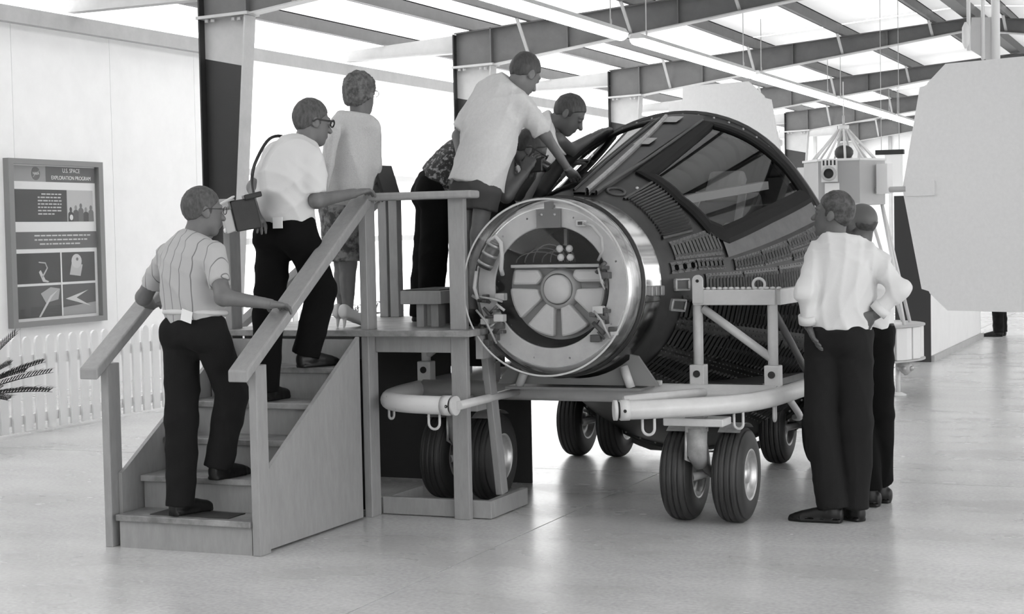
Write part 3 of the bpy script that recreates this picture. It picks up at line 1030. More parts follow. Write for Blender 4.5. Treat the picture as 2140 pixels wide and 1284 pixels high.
# second thin tube curving up onto the cross tube
MB().tube(smooth_path([(-2.90, 8.30, ZT + .02), (-2.78, 8.38, ZT + .03), (-2.66, 8.58, ZT + .03), (-2.64, 8.9, ZT + .01)]), .026, 12).build('brace_tube', M_WHITEPAINT, ct)
for x in (-3.52, -2.93):
    MB().box(x - .05, x + .05, 8.868, 8.90, ZT + .045, ZT + .075).build('clamp', M_WHITEPAINT, ct, .005)
    MB().tube([(x - .035, 8.86, ZT + .06), (x - .035, 8.872, ZT + .06)], .01, 8).build('clamp_bolt', M_RIM, ct)
    MB().tube([(x + .035, 8.86, ZT + .06), (x + .035, 8.872, ZT + .06)], .01, 8).build('clamp_bolt', M_RIM, ct)


def dring(p, w, h, m=M_WHITEPAINT, tilt=(1, 0, 0), up=-1):
    p, t = Vector(p), Vector(tilt).normalized()
    z = Vector((0, 0, up))
    pts = [p - t * w] + [p + z * (h - w) + t * w * math.cos(R(180 - a)) + z * w * math.sin(R(a)) for a in range(0, 181, 20)] + [p + t * w]
    MB().tube(pts, .0075, 8).build('tie_ring', m, ct)


dring((-2.70, 8.10, ZT - .045), .032, .085)
dring((-2.33, 8.46, ZT - .045), .024, .085)
dring((-2.235, 8.84, ZT - .045), .02, .085, tilt=(0, 1, 0))
dring((-3.89, 8.075, ZT - .045), .032, .085)
dring((-4.29, 8.36, ZT - .045), .02, .07, tilt=(.3, 1, 0))

# casters: two grooved tyres on one swivel leg
tw, tr = .15, .252
prof = []
for k in range(41):
    a = -1 + 2 * k / 40
    w = a * tw / 2
    r = tr - .028 * abs(a) ** 4 - .012 * abs(a) ** 12
    if abs(a) < .82 and (k % 8) in (3, 4):
        r -= .009
    prof.append((w, r))
prof = [(-tw / 2 - .004, .135), (-tw / 2 - .008, .17), (-tw / 2 - .004, .205)] + prof + [(tw / 2 + .004, .205), (tw / 2 + .008, .17), (tw / 2 + .004, .135)]
TY_ME = MB().lathe((0, 0, 0), (1, 0, 0), prof, n=56).mesh('tyre', M_RUBBER)
b = MB()
b.lathe((0, 0, 0), (1, 0, 0), [(tw / 2 + .004, .136), (tw / 2 + .006, .128), (tw / 2 - .005, .122), (tw / 2 - .03, .112), (tw / 2 - .035, .05), (tw / 2 - .01, .045), (tw / 2 - .005, 0)], n=40)
b.lathe((0, 0, 0), (-1, 0, 0), [(tw / 2 + .004, .136), (tw / 2 + .006, .128), (tw / 2 - .005, .122), (tw / 2 - .03, .112), (tw / 2 - .035, .05), (tw / 2 - .01, .045), (tw / 2 - .005, 0)], n=40)
RIM_ME = b.mesh('wheel_rim', M_RIM)
M_LEG = mat('caster_leg_grey', .24, .45, var=.25, scale=20)


def caster(xa, xb, y, stem_xy):
    c = thing_child('caster', ct)
    loc0 = Vector(ct.location)
    for x in (xa, xb):
        for nm, me in (('tyre', TY_ME), ('wheel_rim', RIM_ME)):
            piece(nm, me, c, Vector((x, y, tr)) - loc0)
    xm = (xa + xb) / 2
    sx, sy = stem_xy
    MB().tube([(xa, y, tr), (xb, y, tr)], .022, 10).build('axle', M_LEG, c)
    MB().tube([(xm, sy, .52), (xm, sy, .38), (xm, sy + (y - sy) * .2, .33)], [.055, .05, .04], 14).build('swivel_housing', M_LEG, c)
    MB().tube([(xm - .01, sy, .40), (xm, y, tr)], .026, 10).build('swivel_leg', M_LEG, c)
    MB().tube([(xm - .075, y - .10, tr - .01), (xm, y, tr)], [.022, .02], 10).build('lock_lever', M_WHITEPAINT, c)
    MB().tube([(xm - .05, sy - .02, .5), (xm - .055, sy - .02, .36), (xm - .03, y - .03, tr + .04)], .009, 8).build('brake_pipe', M_RIM, c)
    MB().box(xm - .16, xm + .16, sy - .07, sy + .09, .535, .575).build('mount_plate', M_WHITEPAINT, c, .006)
    MB().box(xm - .05, xm + .05, sy - .04, sy + .04, .50, .60).build('mount_block', M_LEG, c)
    for x in (xa, xb):
        pts = arc((x, y, tr), tr + .02, 60, 120, 8, (0, 1, 0), (0, 0, 1))
        bb = MB()
        vs = [p + Vector((s * .06, 0, 0)) for p in pts for s in (-1, 1)]
        bb.add(vs, [(2 * i, 2 * i + 1, 2 * i + 3, 2 * i + 2) for i in range(8)])
        bb.build('mud_plate', M_LEG, c)


caster(-2.665, -2.385, 8.60, (-2.52, 8.36))
caster(-4.225, -3.94, 8.93, (-4.08, 8.78))
caster(-4.14, -3.855, 10.88, (-4.0, 10.9))
caster(-2.72, -2.435, 10.84, (-2.58, 10.9))
for x in (-4.0, -2.58):
    MB().beam((x, 10.9, .585), (x, 11.16, .62), .12, .04).build('corner_gusset', M_WHITEPAINT, ct)
MB().beam((-4.08, 8.78, .59), (-4.08, 8.92, .60), .12, .04).build('corner_gusset', M_WHITEPAINT, ct)

# side stands with toothed rails holding the hull
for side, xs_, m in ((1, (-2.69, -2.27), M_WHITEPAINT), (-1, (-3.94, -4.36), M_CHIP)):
    x0, x1 = xs_
    yq = 8.96
    sdn = thing_child('side_stand', ct)
    for x in (x0, x1):
        MB().tube([(x, yq, .70), (x, yq, 1.13)], .028, 14).build('stand_post', m, sdn)
        MB().box(x - .042, x + .042, yq - .04, yq + .04, .66, .80).build('stand_foot', m, sdn, .006)
        MB().tube([(x, yq - .046, .75), (x, yq - .04, .75)], .02, 12).build('foot_pin', M_DARK, sdn)
    MB().tube([(x0 + .03 * side, yq, 1.11), (x1, yq, .83)], .024, 12).build('stand_diagonal', m, sdn)
    xa, xb = min(x0 - .02, x1 - .02), max(x0 + .02, x1 + .02)
    MB().box(xa, xb, yq - .03, yq + .03, 1.128, 1.212).build('stand_rail', m, sdn, .004)
    MB().beam((x1 + .02 * side, yq, 1.17), (x1 + .06 * side, yq + .75, 1.17), .05, .084).build('stand_rail', m, sdn)
    MB().tube([(x1, yq + .02, 1.1), (x1 + .04 * side, yq + .6, .72)], .02, 10).build('stand_diagonal', M_STEEL, sdn)
    MB().tube([(x1 + .05 * side, yq + .7, .66), (x1 + .05 * side, yq + .7, 1.13)], .028, 12).build('stand_post', m, sdn)
    for k in range(14):
        x = x0 + side * (.03 + k * .033)
        MB().ball((x, yq - .012, 1.219), (.0165, .013, .009), 8).build('rail_tooth', m, sdn)
    tabx = x0 + .012 * side
    MB().prism([(tabx - .03, yq - .04, 1.14)] + [(tabx + .03 * math.cos(R(a)), yq - .04, 1.265 + .03 * math.sin(R(a))) for a in range(180, -1, -20)] + [(tabx + .03, yq - .04, 1.14)], (0, .014, 0)).build('lifting_tab', m, sdn)
    MB().tube([(tabx, yq - .046, 1.262), (tabx, yq - .04, 1.262)], .009, 10).build('tab_hole', M_DARK, sdn)
    ex = x0 + .35 * side
    MB().tube([Vector((ex, yq - .015, 1.225)) + Vector((.033 * math.cos(R(a)), 0, .033 * math.sin(R(a)) + .014)) for a in range(0, 360, 20)], .008, 8, closed=True).build('lifting_eye', m, sdn)
# cradle plate under the nose band
cp = [(-2.84, .70), (-2.955, .862), (-3.0, .872)]
cp += [(-3.315 + .505 * math.sin(R(a)), 1.24 - .505 * math.cos(R(a))) for a in range(38, -39, -6)]
cp += [(-3.63, .872), (-3.675, .862), (-3.79, .70)]
M_CRADLE = mat('cradle_grey', .2, .5)
MB().prism([(x, 8.70, z) for x, z in cp], (0, .025, 0)).build('cradle_plate', M_CRADLE, ct)
MB().tube([(-3.03, 8.676, .805), (-2.985, 8.668, .69)], [.026, .024], 12).build('cradle_strut', M_WHITEPAINT, ct)
MB().tube([(-3.60, 8.676, .805), (-3.645, 8.668, .69)], [.026, .024], 12).build('cradle_strut', M_WHITEPAINT, ct)
MB().box(-3.72, -2.92, 8.64, 8.88, .675, .69).build('cradle_base', M_CRADLE, ct)
# rear cradle under the heat shield, close to the floor
cp = [(-3.315 + 1.16 * math.sin(R(a)), 1.2 - 1.16 * math.cos(R(a))) for a in range(-52, 53, 4)] + [(-3.315 + 1.21 * math.sin(R(a)), 1.2 - 1.21 * math.cos(R(a))) for a in range(52, -53, -4)]
cp = [(x, max(z, .035)) for x, z in cp]
MB().prism([(x, 10.98, z) for x, z in cp], (0, .05, 0)).build('rear_cradle', M_STEEL, ct)
MB().tube(smooth_path([(-2.25, 9.2, .60), (-2.35, 9.9, .42), (-2.55, 10.6, .33), (-2.6, 10.98, .30)]), .02, 10).build('side_brace', M_WHITEPAINT, ct)
# ================================================================== people
# joints are world positions (metres) of each figure's pose on the stairs, platform and floor
JOINTS = {
    'man1': dict(head=(-4.716, 7.183, 1.683), neck=(-4.758, 7.159, 1.553), shL=(-4.921, 7.173, 1.478), shR=(-4.590, 7.074, 1.475), pel=(-4.741, 7.125, 1.147), hipL=(-4.831, 7.138, 1.089), hipR=(-4.644, 7.098, 1.092), knL=(-4.803, 7.074, 0.648), anL=(-4.822, 7.069, 0.245), knR=(-4.581, 7.196, 0.775), anR=(-4.665, 7.187, 0.427), toL=(-4.787, 7.188, 0.164), toR=(-4.643, 7.345, 0.342), elL=(-5.132, 7.247, 1.253), wrL=(-5.189, 7.394, 1.202), elR=(-4.465, 6.954, 1.264), wrR=(-4.341, 7.189, 1.220), haL=(-5.204, 7.475, 1.223), haR=(-4.323, 7.337, 1.203)),
    'man2': dict(head=(-4.503, 7.927, 2.155), neck=(-4.535, 7.875, 2.035), shL=(-4.713, 7.906, 2.007), shR=(-4.411, 7.770, 1.946), pel=(-4.600, 7.807, 1.652), hipL=(-4.697, 7.827, 1.565), hipR=(-4.504, 7.778, 1.562), knL=(-4.690, 7.744, 1.146), anL=(-4.704, 7.719, 0.758), knR=(-4.432, 7.859, 1.262), anR=(-4.530, 7.856, 0.943), toL=(-4.696, 7.850, 0.684), toR=(-4.483, 7.981, 0.852), elL=(-4.844, 7.885, 1.820), wrL=(-4.730, 7.732, 1.693), elR=(-4.395, 7.767, 1.735), wrR=(-4.315, 8.042, 1.777), haL=(-4.697, 7.700, 1.654), haR=(-4.281, 8.189, 1.804)),
    'woman': dict(head=(-4.475, 8.437, 2.344), neck=(-4.480, 8.429, 2.231), shL=(-4.633, 8.448, 2.158), shR=(-4.374, 8.362, 2.154), pel=(-4.565, 8.369, 1.732), hipL=(-4.634, 8.403, 1.693), hipR=(-4.494, 8.332, 1.690), knL=(-4.590, 8.386, 1.401), anL=(-4.595, 8.382, 1.140), knR=(-4.531, 8.345, 1.391), anR=(-4.534, 8.332, 1.134), toL=(-4.540, 8.509, 1.032), toR=(-4.520, 8.441, 1.020), elL=(-4.683, 8.438, 1.952), wrL=(-4.617, 8.629, 1.936), elR=(-4.400, 8.406, 1.941), wrR=(-4.448, 8.533, 1.846), haL=(-4.589, 8.694, 1.928), haR=(-4.456, 8.593, 1.804)),
    'boy': dict(head=(-3.622, 8.781, 2.430), neck=(-3.676, 8.754, 2.357), shL=(-3.893, 8.792, 2.333), shR=(-3.603, 8.673, 2.284), pel=(-3.860, 8.653, 1.858), hipL=(-3.939, 8.683, 1.823), hipR=(-3.796, 8.612, 1.807), knL=(-3.941, 8.645, 1.517), anL=(-3.948, 8.601, 1.109), knR=(-3.836, 8.582, 1.542), anR=(-3.861, 8.551, 1.104), toL=(-3.951, 8.812, 0.994), toR=(-3.857, 8.721, 0.989), elL=(-4.024, 8.747, 2.101), wrL=(-3.943, 8.620, 1.918), elR=(-3.533, 8.857, 2.091), wrR=(-3.475, 9.057, 1.901), haL=(-3.925, 8.603, 1.859), haR=(-3.479, 9.205, 1.844)),
    'bend': dict(head=(-3.707, 9.052, 2.022), neck=(-3.827, 9.111, 2.062), shL=(-3.984, 9.260, 2.017), shR=(-3.821, 8.979, 1.979), pel=(-4.277, 9.020, 1.862), hipL=(-4.353, 9.071, 1.797), hipR=(-4.253, 8.939, 1.787), knL=(-4.364, 9.016, 1.434), anL=(-4.399, 8.985, 1.081), knR=(-4.285, 8.930, 1.435), anR=(-4.298, 8.918, 1.065), toL=(-4.363, 9.139, 1.036), toR=(-4.251, 9.055, 1.018), elL=(-3.870, 9.242, 1.777), wrL=(-3.727, 9.123, 1.875), elR=(-3.787, 8.874, 1.757), wrR=(-3.707, 8.958, 1.887), haL=(-3.677, 9.059, 1.916), haR=(-3.687, 8.969, 1.936)),
    'lean': dict(head=(-3.698, 9.665, 2.259), neck=(-3.822, 9.665, 2.212), shL=(-3.959, 9.769, 2.206), shR=(-3.742, 9.585, 2.106), pel=(-4.040, 9.495, 1.742), hipL=(-4.106, 9.520, 1.709), hipR=(-3.999, 9.455, 1.688), knL=(-4.154, 9.429, 1.380), anL=(-4.187, 9.346, 1.077), knR=(-4.072, 9.387, 1.371), anR=(-4.119, 9.320, 1.064), toL=(-4.147, 9.469, 1.018), toR=(-4.074, 9.445, 1.008), elL=(-3.896, 9.839, 1.965), wrL=(-3.786, 9.885, 1.963), elR=(-3.744, 9.798, 2.050), wrR=(-3.645, 9.910, 2.131), haL=(-3.744, 9.903, 1.977), haR=(-3.598, 9.975, 2.174)),
    'manA': dict(head=(-1.901, 8.819, 1.605), neck=(-1.899, 8.803, 1.467), shL=(-1.991, 8.804, 1.406), shR=(-1.710, 8.803, 1.392), pel=(-1.866, 8.773, 1.015), hipL=(-1.950, 8.778, 0.966), hipR=(-1.790, 8.770, 0.968), knL=(-1.965, 8.729, 0.530), anL=(-1.906, 8.712, 0.102), knR=(-1.790, 8.782, 0.529), anR=(-1.804, 8.799, 0.093), toL=(-2.049, 8.713, 0.029), toR=(-1.924, 8.875, 0.024), elL=(-2.010, 8.634, 1.206), wrL=(-2.011, 8.691, 1.029), elR=(-1.549, 8.743, 1.214), wrR=(-1.674, 8.727, 1.087), haL=(-1.986, 8.656, 0.987), haR=(-1.724, 8.705, 1.064)),
    'manB': dict(head=(-1.868, 9.353, 1.552), neck=(-1.869, 9.335, 1.425), shL=(-1.960, 9.338, 1.368), shR=(-1.763, 9.301, 1.354), pel=(-1.829, 9.309, 0.983), hipL=(-1.885, 9.326, 0.931), hipR=(-1.772, 9.298, 0.933), knL=(-1.863, 9.294, 0.510), anL=(-1.815, 9.273, 0.116), knR=(-1.766, 9.313, 0.510), anR=(-1.782, 9.419, 0.136), toL=(-1.940, 9.283, 0.056), toR=(-1.908, 9.427, 0.063), elL=(-1.997, 9.311, 1.144), wrL=(-2.001, 9.476, 1.002), elR=(-1.777, 9.404, 1.131), wrR=(-1.847, 9.541, 0.985), haL=(-1.976, 9.551, 0.984), haR=(-1.889, 9.588, 0.971)),
    'far': dict(head=(-2.86, 23.70, 1.60), neck=(-2.86, 23.72, 1.45), shL=(-2.87, 23.53, 1.38), shR=(-2.85, 23.89, 1.38), pel=(-2.86, 23.71, .98), hipL=(-2.86, 23.62, .90), hipR=(-2.86, 23.80, .90), knL=(-2.87, 23.62, .48), anL=(-2.86, 23.62, .08), knR=(-2.86, 23.80, .48), anR=(-2.84, 23.80, .08), toL=(-3.02, 23.60, .02), toR=(-3.0, 23.82, .02), elL=(-2.84, 23.47, 1.12), wrL=(-2.90, 23.47, .90), elR=(-2.84, 23.95, 1.12), wrR=(-2.90, 23.95, .90), haL=(-2.92, 23.47, .83), haR=(-2.92, 23.95, .83)),
}


def A(p):
    return np.array(p, dtype=np.float32)


def unit(v):
    v = np.asarray(v, dtype=np.float32)
    return v / max(1e-9, float(np.linalg.norm(v)))


def rc(P, a, b, ra, rb):
    a, b = A(a), A(b)
    ba = b - a
    t = np.clip(((P - a) @ ba) / max(1e-9, float(ba @ ba)), 0, 1)
    q = P - a - t[:, None] * ba
    return np.sqrt((q * q).sum(1)) - (ra + (rb - ra) * t)


def ell(P, c, axes, rad):
    q = P - A(c)
    k0 = np.zeros(len(P), np.float32)
    for ax, r in zip(axes, rad):
        k0 += ((q @ A(ax)) / r) ** 2
    return (np.sqrt(k0) - 1) * min(rad)


def smin(a, b, k):
    h = np.clip(.5 + .5 * (b - a) / k, 0, 1)
    return b + (a - b) * h - k * h * (1 - h)


def cyl(P, st, ex=2.3, fine=False):
    """swept tube with elliptic stations (centre, width axis, half width, half depth)"""
    d = None
    S = [(A(c), A(w), a, b_) for c, w, a, b_ in st]
    if len(S) > 3 and fine:                          # Catmull-Rom refinement keeps the bends smooth
        N = []
        for i in range(len(S) - 1):
            q = [S[max(i - 1, 0)], S[i], S[i + 1], S[min(i + 2, len(S) - 1)]]
            for k in range(3):
                t = k / 3
                w4 = (-.5 * t + t * t - .5 * t ** 3, 1 - 2.5 * t * t + 1.5 * t ** 3, .5 * t + 2 * t * t - 1.5 * t ** 3, -.5 * t * t + .5 * t ** 3)
                N.append(tuple(sum(w_ * q_[j] for w_, q_ in zip(w4, q)) for j in range(4)))
        S = N + [S[-1]]
    for (c0, w0, hw0, hd0), (c1, w1, hw1, hd1) in zip(S[:-1], S[1:]):
        ba = c1 - c0
        L = float(np.linalg.norm(ba))
        ax = ba / L
        h = (P - c0) @ ax
        t = np.clip(h / L, 0, 1)
        q = P - c0 - t[:, None] * ba
        w = w0 + (w1 - w0) * .5
        w = unit(w - ax * (w @ ax))
        dp = np.cross(ax, w)
        hw = hw0 + (hw1 - hw0) * t
        hd = hd0 + (hd1 - hd0) * t
        u, v = np.abs(q @ w) / hw, np.abs(q @ dp) / hd
        mn = np.minimum(hw, hd)
        over = np.maximum(np.maximum(-h, h - L), 0) / (mn * (1.0 if fine else .6))
        e = (u ** ex + v ** ex + over ** ex) ** (1 / ex)
        k = (e - 1) * mn
        d = k if d is None else smin(d, k, .003)
    return d


def folds(P, seed, f):
    r = np.random.default_rng(seed)
    o = np.zeros(len(P), np.float32)
    for k in range(3):
        d1, d2 = unit(r.normal(size=3)), unit(r.normal(size=3))
        q = np.sin(f * (.55 + .3 * k) * (P @ d1) + 1.9 * np.sin(f * .35 * (P @ d2) + r.uniform(0, 6)) + r.uniform(0, 6))
        o += 1 - 2.0 * (1 - np.abs(q)) ** 1.6          # sharp creases between soft hollows
    return o / 2.2


def nets(f, lo, hi, h):
    """sample a distance field on a grid (only near the surface) and return its surface-net mesh"""
    lo, hi = A(lo), A(hi)
    B = 8
    nb = np.maximum(1, np.ceil((hi - lo) / (h * B)).astype(int))
    n = nb * B
    bi = np.stack(np.meshgrid(*[np.arange(k) for k in nb], indexing='ij'), -1).reshape(-1, 3)
    cv = f((lo + (bi + .5) * B * h).astype(np.float32))
    act = np.abs(cv) < B * h * 1.15 + .015
    V = np.repeat(np.repeat(np.repeat(cv.reshape(nb), B, 0), B, 1), B, 2).astype(np.float32)
    V = np.where(V < 0, -1.0, 1.0).astype(np.float32)
    loc = np.stack(np.meshgrid(np.arange(B), np.arange(B), np.arange(B), indexing='ij'), -1).reshape(-1, 3)
    idx = (bi[act][:, None, :] * B + loc[None]).reshape(-1, 3)
    if len(idx):
        V[idx[:, 0], idx[:, 1], idx[:, 2]] = f((lo + idx * h).astype(np.float32))
    V[0], V[-1] = 1, 1
    V[:, 0], V[:, -1] = 1, 1
    V[:, :, 0], V[:, :, -1] = 1, 1
    S = V < 0
    nx, ny, nz = V.shape
    cell = lambda i, j, k: (i * ny + j) * nz + k
    cs, ps, quads = [], [], []
    for ax in range(3):
        sl0, sl1 = [slice(None)] * 3, [slice(None)] * 3
        sl0[ax], sl1[ax] = slice(0, -1), slice(1, None)
        e = np.argwhere(S[tuple(sl0)] != S[tuple(sl1)])
        if not len(e):
            continue
        e1 = e.copy()
        e1[:, ax] += 1
        v0, v1 = V[e[:, 0], e[:, 1], e[:, 2]], V[e1[:, 0], e1[:, 1], e1[:, 2]]
        t = v0 / (v0 - v1)
        p = e.astype(np.float64)
        p[:, ax] += t
        a1, a2 = (ax + 1) % 3, (ax + 2) % 3
        q = []
        for d1, d2 in ((0, 0), (-1, 0), (-1, -1), (0, -1)):
            c = e.copy()
            c[:, a1] += d1
            c[:, a2] += d2
            ci = cell(c[:, 0], c[:, 1], c[:, 2])
            cs.append(ci)
            ps.append(p)
            q.append(ci)
        q = np.stack(q, 1)
        flip = v0 > 0
        q[flip] = q[flip][:, ::-1]
        quads.append(q)
    cs, ps, quads = np.concatenate(cs), np.concatenate(ps), np.concatenate(quads)
    u, inv = np.unique(cs, return_inverse=True)
    cnt = np.bincount(inv)
    pos = np.stack([np.bincount(inv, ps[:, k]) / cnt for k in range(3)], 1)
    fq = np.searchsorted(u, quads)
    return lo + pos * h, fq


def sdf_obj(name, parts, mats, parent, relax=1):
    """parts: list of (field, lo, hi, step) meshed separately and joined into one object"""
    VS, FS, off = [], [], 0
    for f, lo, hi, h in parts:
        v, q = nets(f, lo, hi, h)
        for _ in range(relax):
            acc = np.zeros_like(v)
            c = np.zeros(len(v))
            for a, b_ in ((0, 1), (1, 2), (2, 3), (3, 0)):
                np.add.at(acc, q[:, a], v[q[:, b_]])
                np.add.at(acc, q[:, b_], v[q[:, a]])
                np.add.at(c, q[:, a], 1)
                np.add.at(c, q[:, b_], 1)
            v = .5 * v + .5 * acc / np.maximum(c, 1)[:, None]
        VS.append(v)
        FS.append(q + off)
        off += len(v)
    v, q = np.concatenate(VS), np.concatenate(FS)
    v = v - np.array(root_loc(parent))
    me = bpy.data.meshes.new(name)
    me.vertices.add(len(v))
    me.vertices.foreach_set('co', v.astype(np.float32).ravel())
    me.loops.add(len(q) * 4)
    me.loops.foreach_set('vertex_index', q.astype(np.int32).ravel())
    me.polygons.add(len(q))
    me.polygons.foreach_set('loop_start', np.arange(len(q), dtype=np.int32) * 4)
    me.polygons.foreach_set('use_smooth', np.ones(len(q), dtype=bool))
    me.update(calc_edges=True)
    me.validate()
    me.materials.append(mats)
    o = bpy.data.objects.new(name, me)
    COL.objects.link(o)
    o.parent = parent
    return o


def bbox(pts, m):
    a = np.array([list(p) for p in pts])
    return a.min(0) - m, a.max(0) + m


M_SKIN = mat('skin', .13, .5, var=.08, scale=14)
M_SKIND = mat('skin_tanned', .085, .5, var=.08, scale=14)
M_SHIRT = mat('white_cotton', .58, .8, bump=.12, bscale=300)
M_TROU = mat('dark_trousers', .010, .95, spec=.2, bump=.1, bscale=200)
M_TROUB = mat('black_trousers', .004, .95, spec=.15)
M_SHOE = mat('black_leather', .006, .45, spec=.35)
M_HAIRG = mat('grey_hair', .03, .7, v2=.10, scale=70, ramp=(.3, .7), stretch=(1, 1, .35))
M_HAIRD = mat('dark_hair', .018, .55, v2=.055, scale=80, ramp=(.3, .7), stretch=(1, 1, .35))
M_GLASSES = mat('spectacle_frame', .015, .3)


def stripe_mat(name, axis, period, line, v, vl, phase=0.0):
    m = mat(name, v, .8)
    nt = m.node_tree
    b = nt.nodes['Principled BSDF']
    tc = nt.nodes.new('ShaderNodeTexCoord')
    dt = nt.nodes.new('ShaderNodeVectorMath')
    dt.operation = 'DOT_PRODUCT'
    dt.inputs[1].default_value = tuple(float(x) for x in axis)
    nt.links.new(tc.outputs['Object'], dt.inputs[0])
    md = nt.nodes.new('ShaderNodeMath')
    md.operation = 'ADD'
    md.inputs[1].default_value = 50 * period + phase
    nt.links.new(dt.outputs['Value'], md.inputs[0])
    mo = nt.nodes.new('ShaderNodeMath')
    mo.operation = 'MODULO'
    mo.inputs[1].default_value = period
    nt.links.new(md.outputs[0], mo.inputs[0])
    lt = nt.nodes.new('ShaderNodeMath')
    lt.operation = 'LESS_THAN'
    lt.inputs[1].default_value = line
    nt.links.new(mo.outputs[0], lt.inputs[0])
    mx = nt.nodes.new('ShaderNodeMixRGB')
    mx.inputs[1].default_value = (v, v, v, 1)
    mx.inputs[2].default_value = (vl, vl, vl, 1)
    nt.links.new(lt.outputs[0], mx.inputs[0])
    nt.links.new(mx.outputs[0], b.inputs['Base Color'])
    return m


def hand_field(wr, ha, nrm, thumb, curl, s=1.0):
    """palm, four unequal bent fingers and a thumb leaving the side of the palm; nrm points out of the palm"""
    wr, ha = A(wr), A(ha)
    d = unit(ha - wr)
    n = unit(A(nrm) - d * (A(nrm) @ d))
    sd = unit(np.cross(n, d)) * thumb           # towards the thumb
    st = [(wr - d * .02, sd, .027 * s, .021 * s), (wr + d * .02 * s, sd, .030 * s, .019 * s), (wr + d * .055 * s, sd, .041 * s, .016 * s), (wr + d * .088 * s, sd, .040 * s, .012 * s)]
    segs = []
    for k, (off, ln) in enumerate(((.030, .070), (.010, .079), (-.011, .074), (-.030, .058))):
        p = wr + d * (.086 * s) + sd * off * s
        dd = unit(d + sd * off * 1.5)
        for j, fr in enumerate((.45, .32, .23)):
            a = curl * (.55, .85, .6)[j]
            dd = unit(dd * math.cos(a) + n * math.sin(a))
            p2 = p + dd * ln * fr * s
            r = (.0092, .0083, .0075, .0066)
            segs.append((p, p2, r[j] * s, r[j + 1] * s))
            p = p2
    p = wr + d * .028 * s + sd * .030 * s
    dd = unit(d * .62 + sd * .68 + n * .25)
    for j, ln in enumerate((.034, .030, .024)):
        p2 = p + dd * ln * s
        segs.append((p, p2, (.0125, .0105, .009)[j] * s, (.0105, .009, .0075)[j] * s))
        p = p2
        dd = unit(dd + d * .35 + n * .25 * curl)

    def f(P):
        o = cyl(P, st)
        for a, b_, ra, rb in segs:
            o = smin(o, rc(P, a, b_, ra, rb), .006)
        return o
    pts = [wr] + [q for sg in segs for q in (sg[0], sg[1])]
    lo, hi = bbox(pts, .04)
    return (f, lo, hi, .0042)


def head_fields(hc, fw, up, s, neck, nr=.053):
    f_ = unit(fw)
    u = unit(A(up) - f_ * (A(up) @ f_))
    r = np.cross(f_, u)
    ax = (f_, u, r)
    hc = A(hc)
    L = lambda a, b_, c: hc + f_ * a * s + u * b_ * s + r * c * s

    def f(P):
        d = ell(P, L(-.012, .030, 0), ax, (.096 * s, .088 * s, .074 * s))
        d = smin(d, ell(P, L(.030, -.040, 0), ax, (.062 * s, .078 * s, .056 * s)), .025)
        d = smin(d, rc(P, L(.055, -.098, .012), L(.055, -.098, -.012), .018 * s, .018 * s), .025)
        d = smin(d, rc(P, L(.088, .005, 0), L(.108, -.032, 0), .008 * s, .0135 * s), .010)
        d = smin(d, rc(P, L(.076, .026, .04), L(.076, .026, -.04), .012 * s, .012 * s), .012)
        for q in (1, -1):
            d = np.maximum(d, -(ell(P, L(.098, .008, q * .031), ax, (.016 * s, .011 * s, .018 * s)) ))
            d = smin(d, ell(P, L(.079, .006, q * .031), ax, (.013 * s, .012 * s, .014 * s)), .003)
            d = smin(d, ell(P, L(-.012, -.004, q * .076), (unit(f_ + .3 * u), unit(u - .3 * f_), unit(r + f_ * .4 * q * -1)), (.020 * s, .033 * s, .009 * s)), .006)
        d = smin(d, rc(P, L(.083, -.066, .016), L(.083, -.066, -.016), .007 * s, .007 * s), .010)
        d = np.maximum(d, -rc(P, L(.0925, -.0665, .020), L(.0925, -.0665, -.020), .0022, .0022))
        d = smin(d, rc(P, L(-.022, -.055, 0), neck, nr * s, (nr + .006) * s), .02)
        return d
    lo, hi = bbox([hc, neck], .16 * s)
    return (f, lo, hi, .0052), L, ax


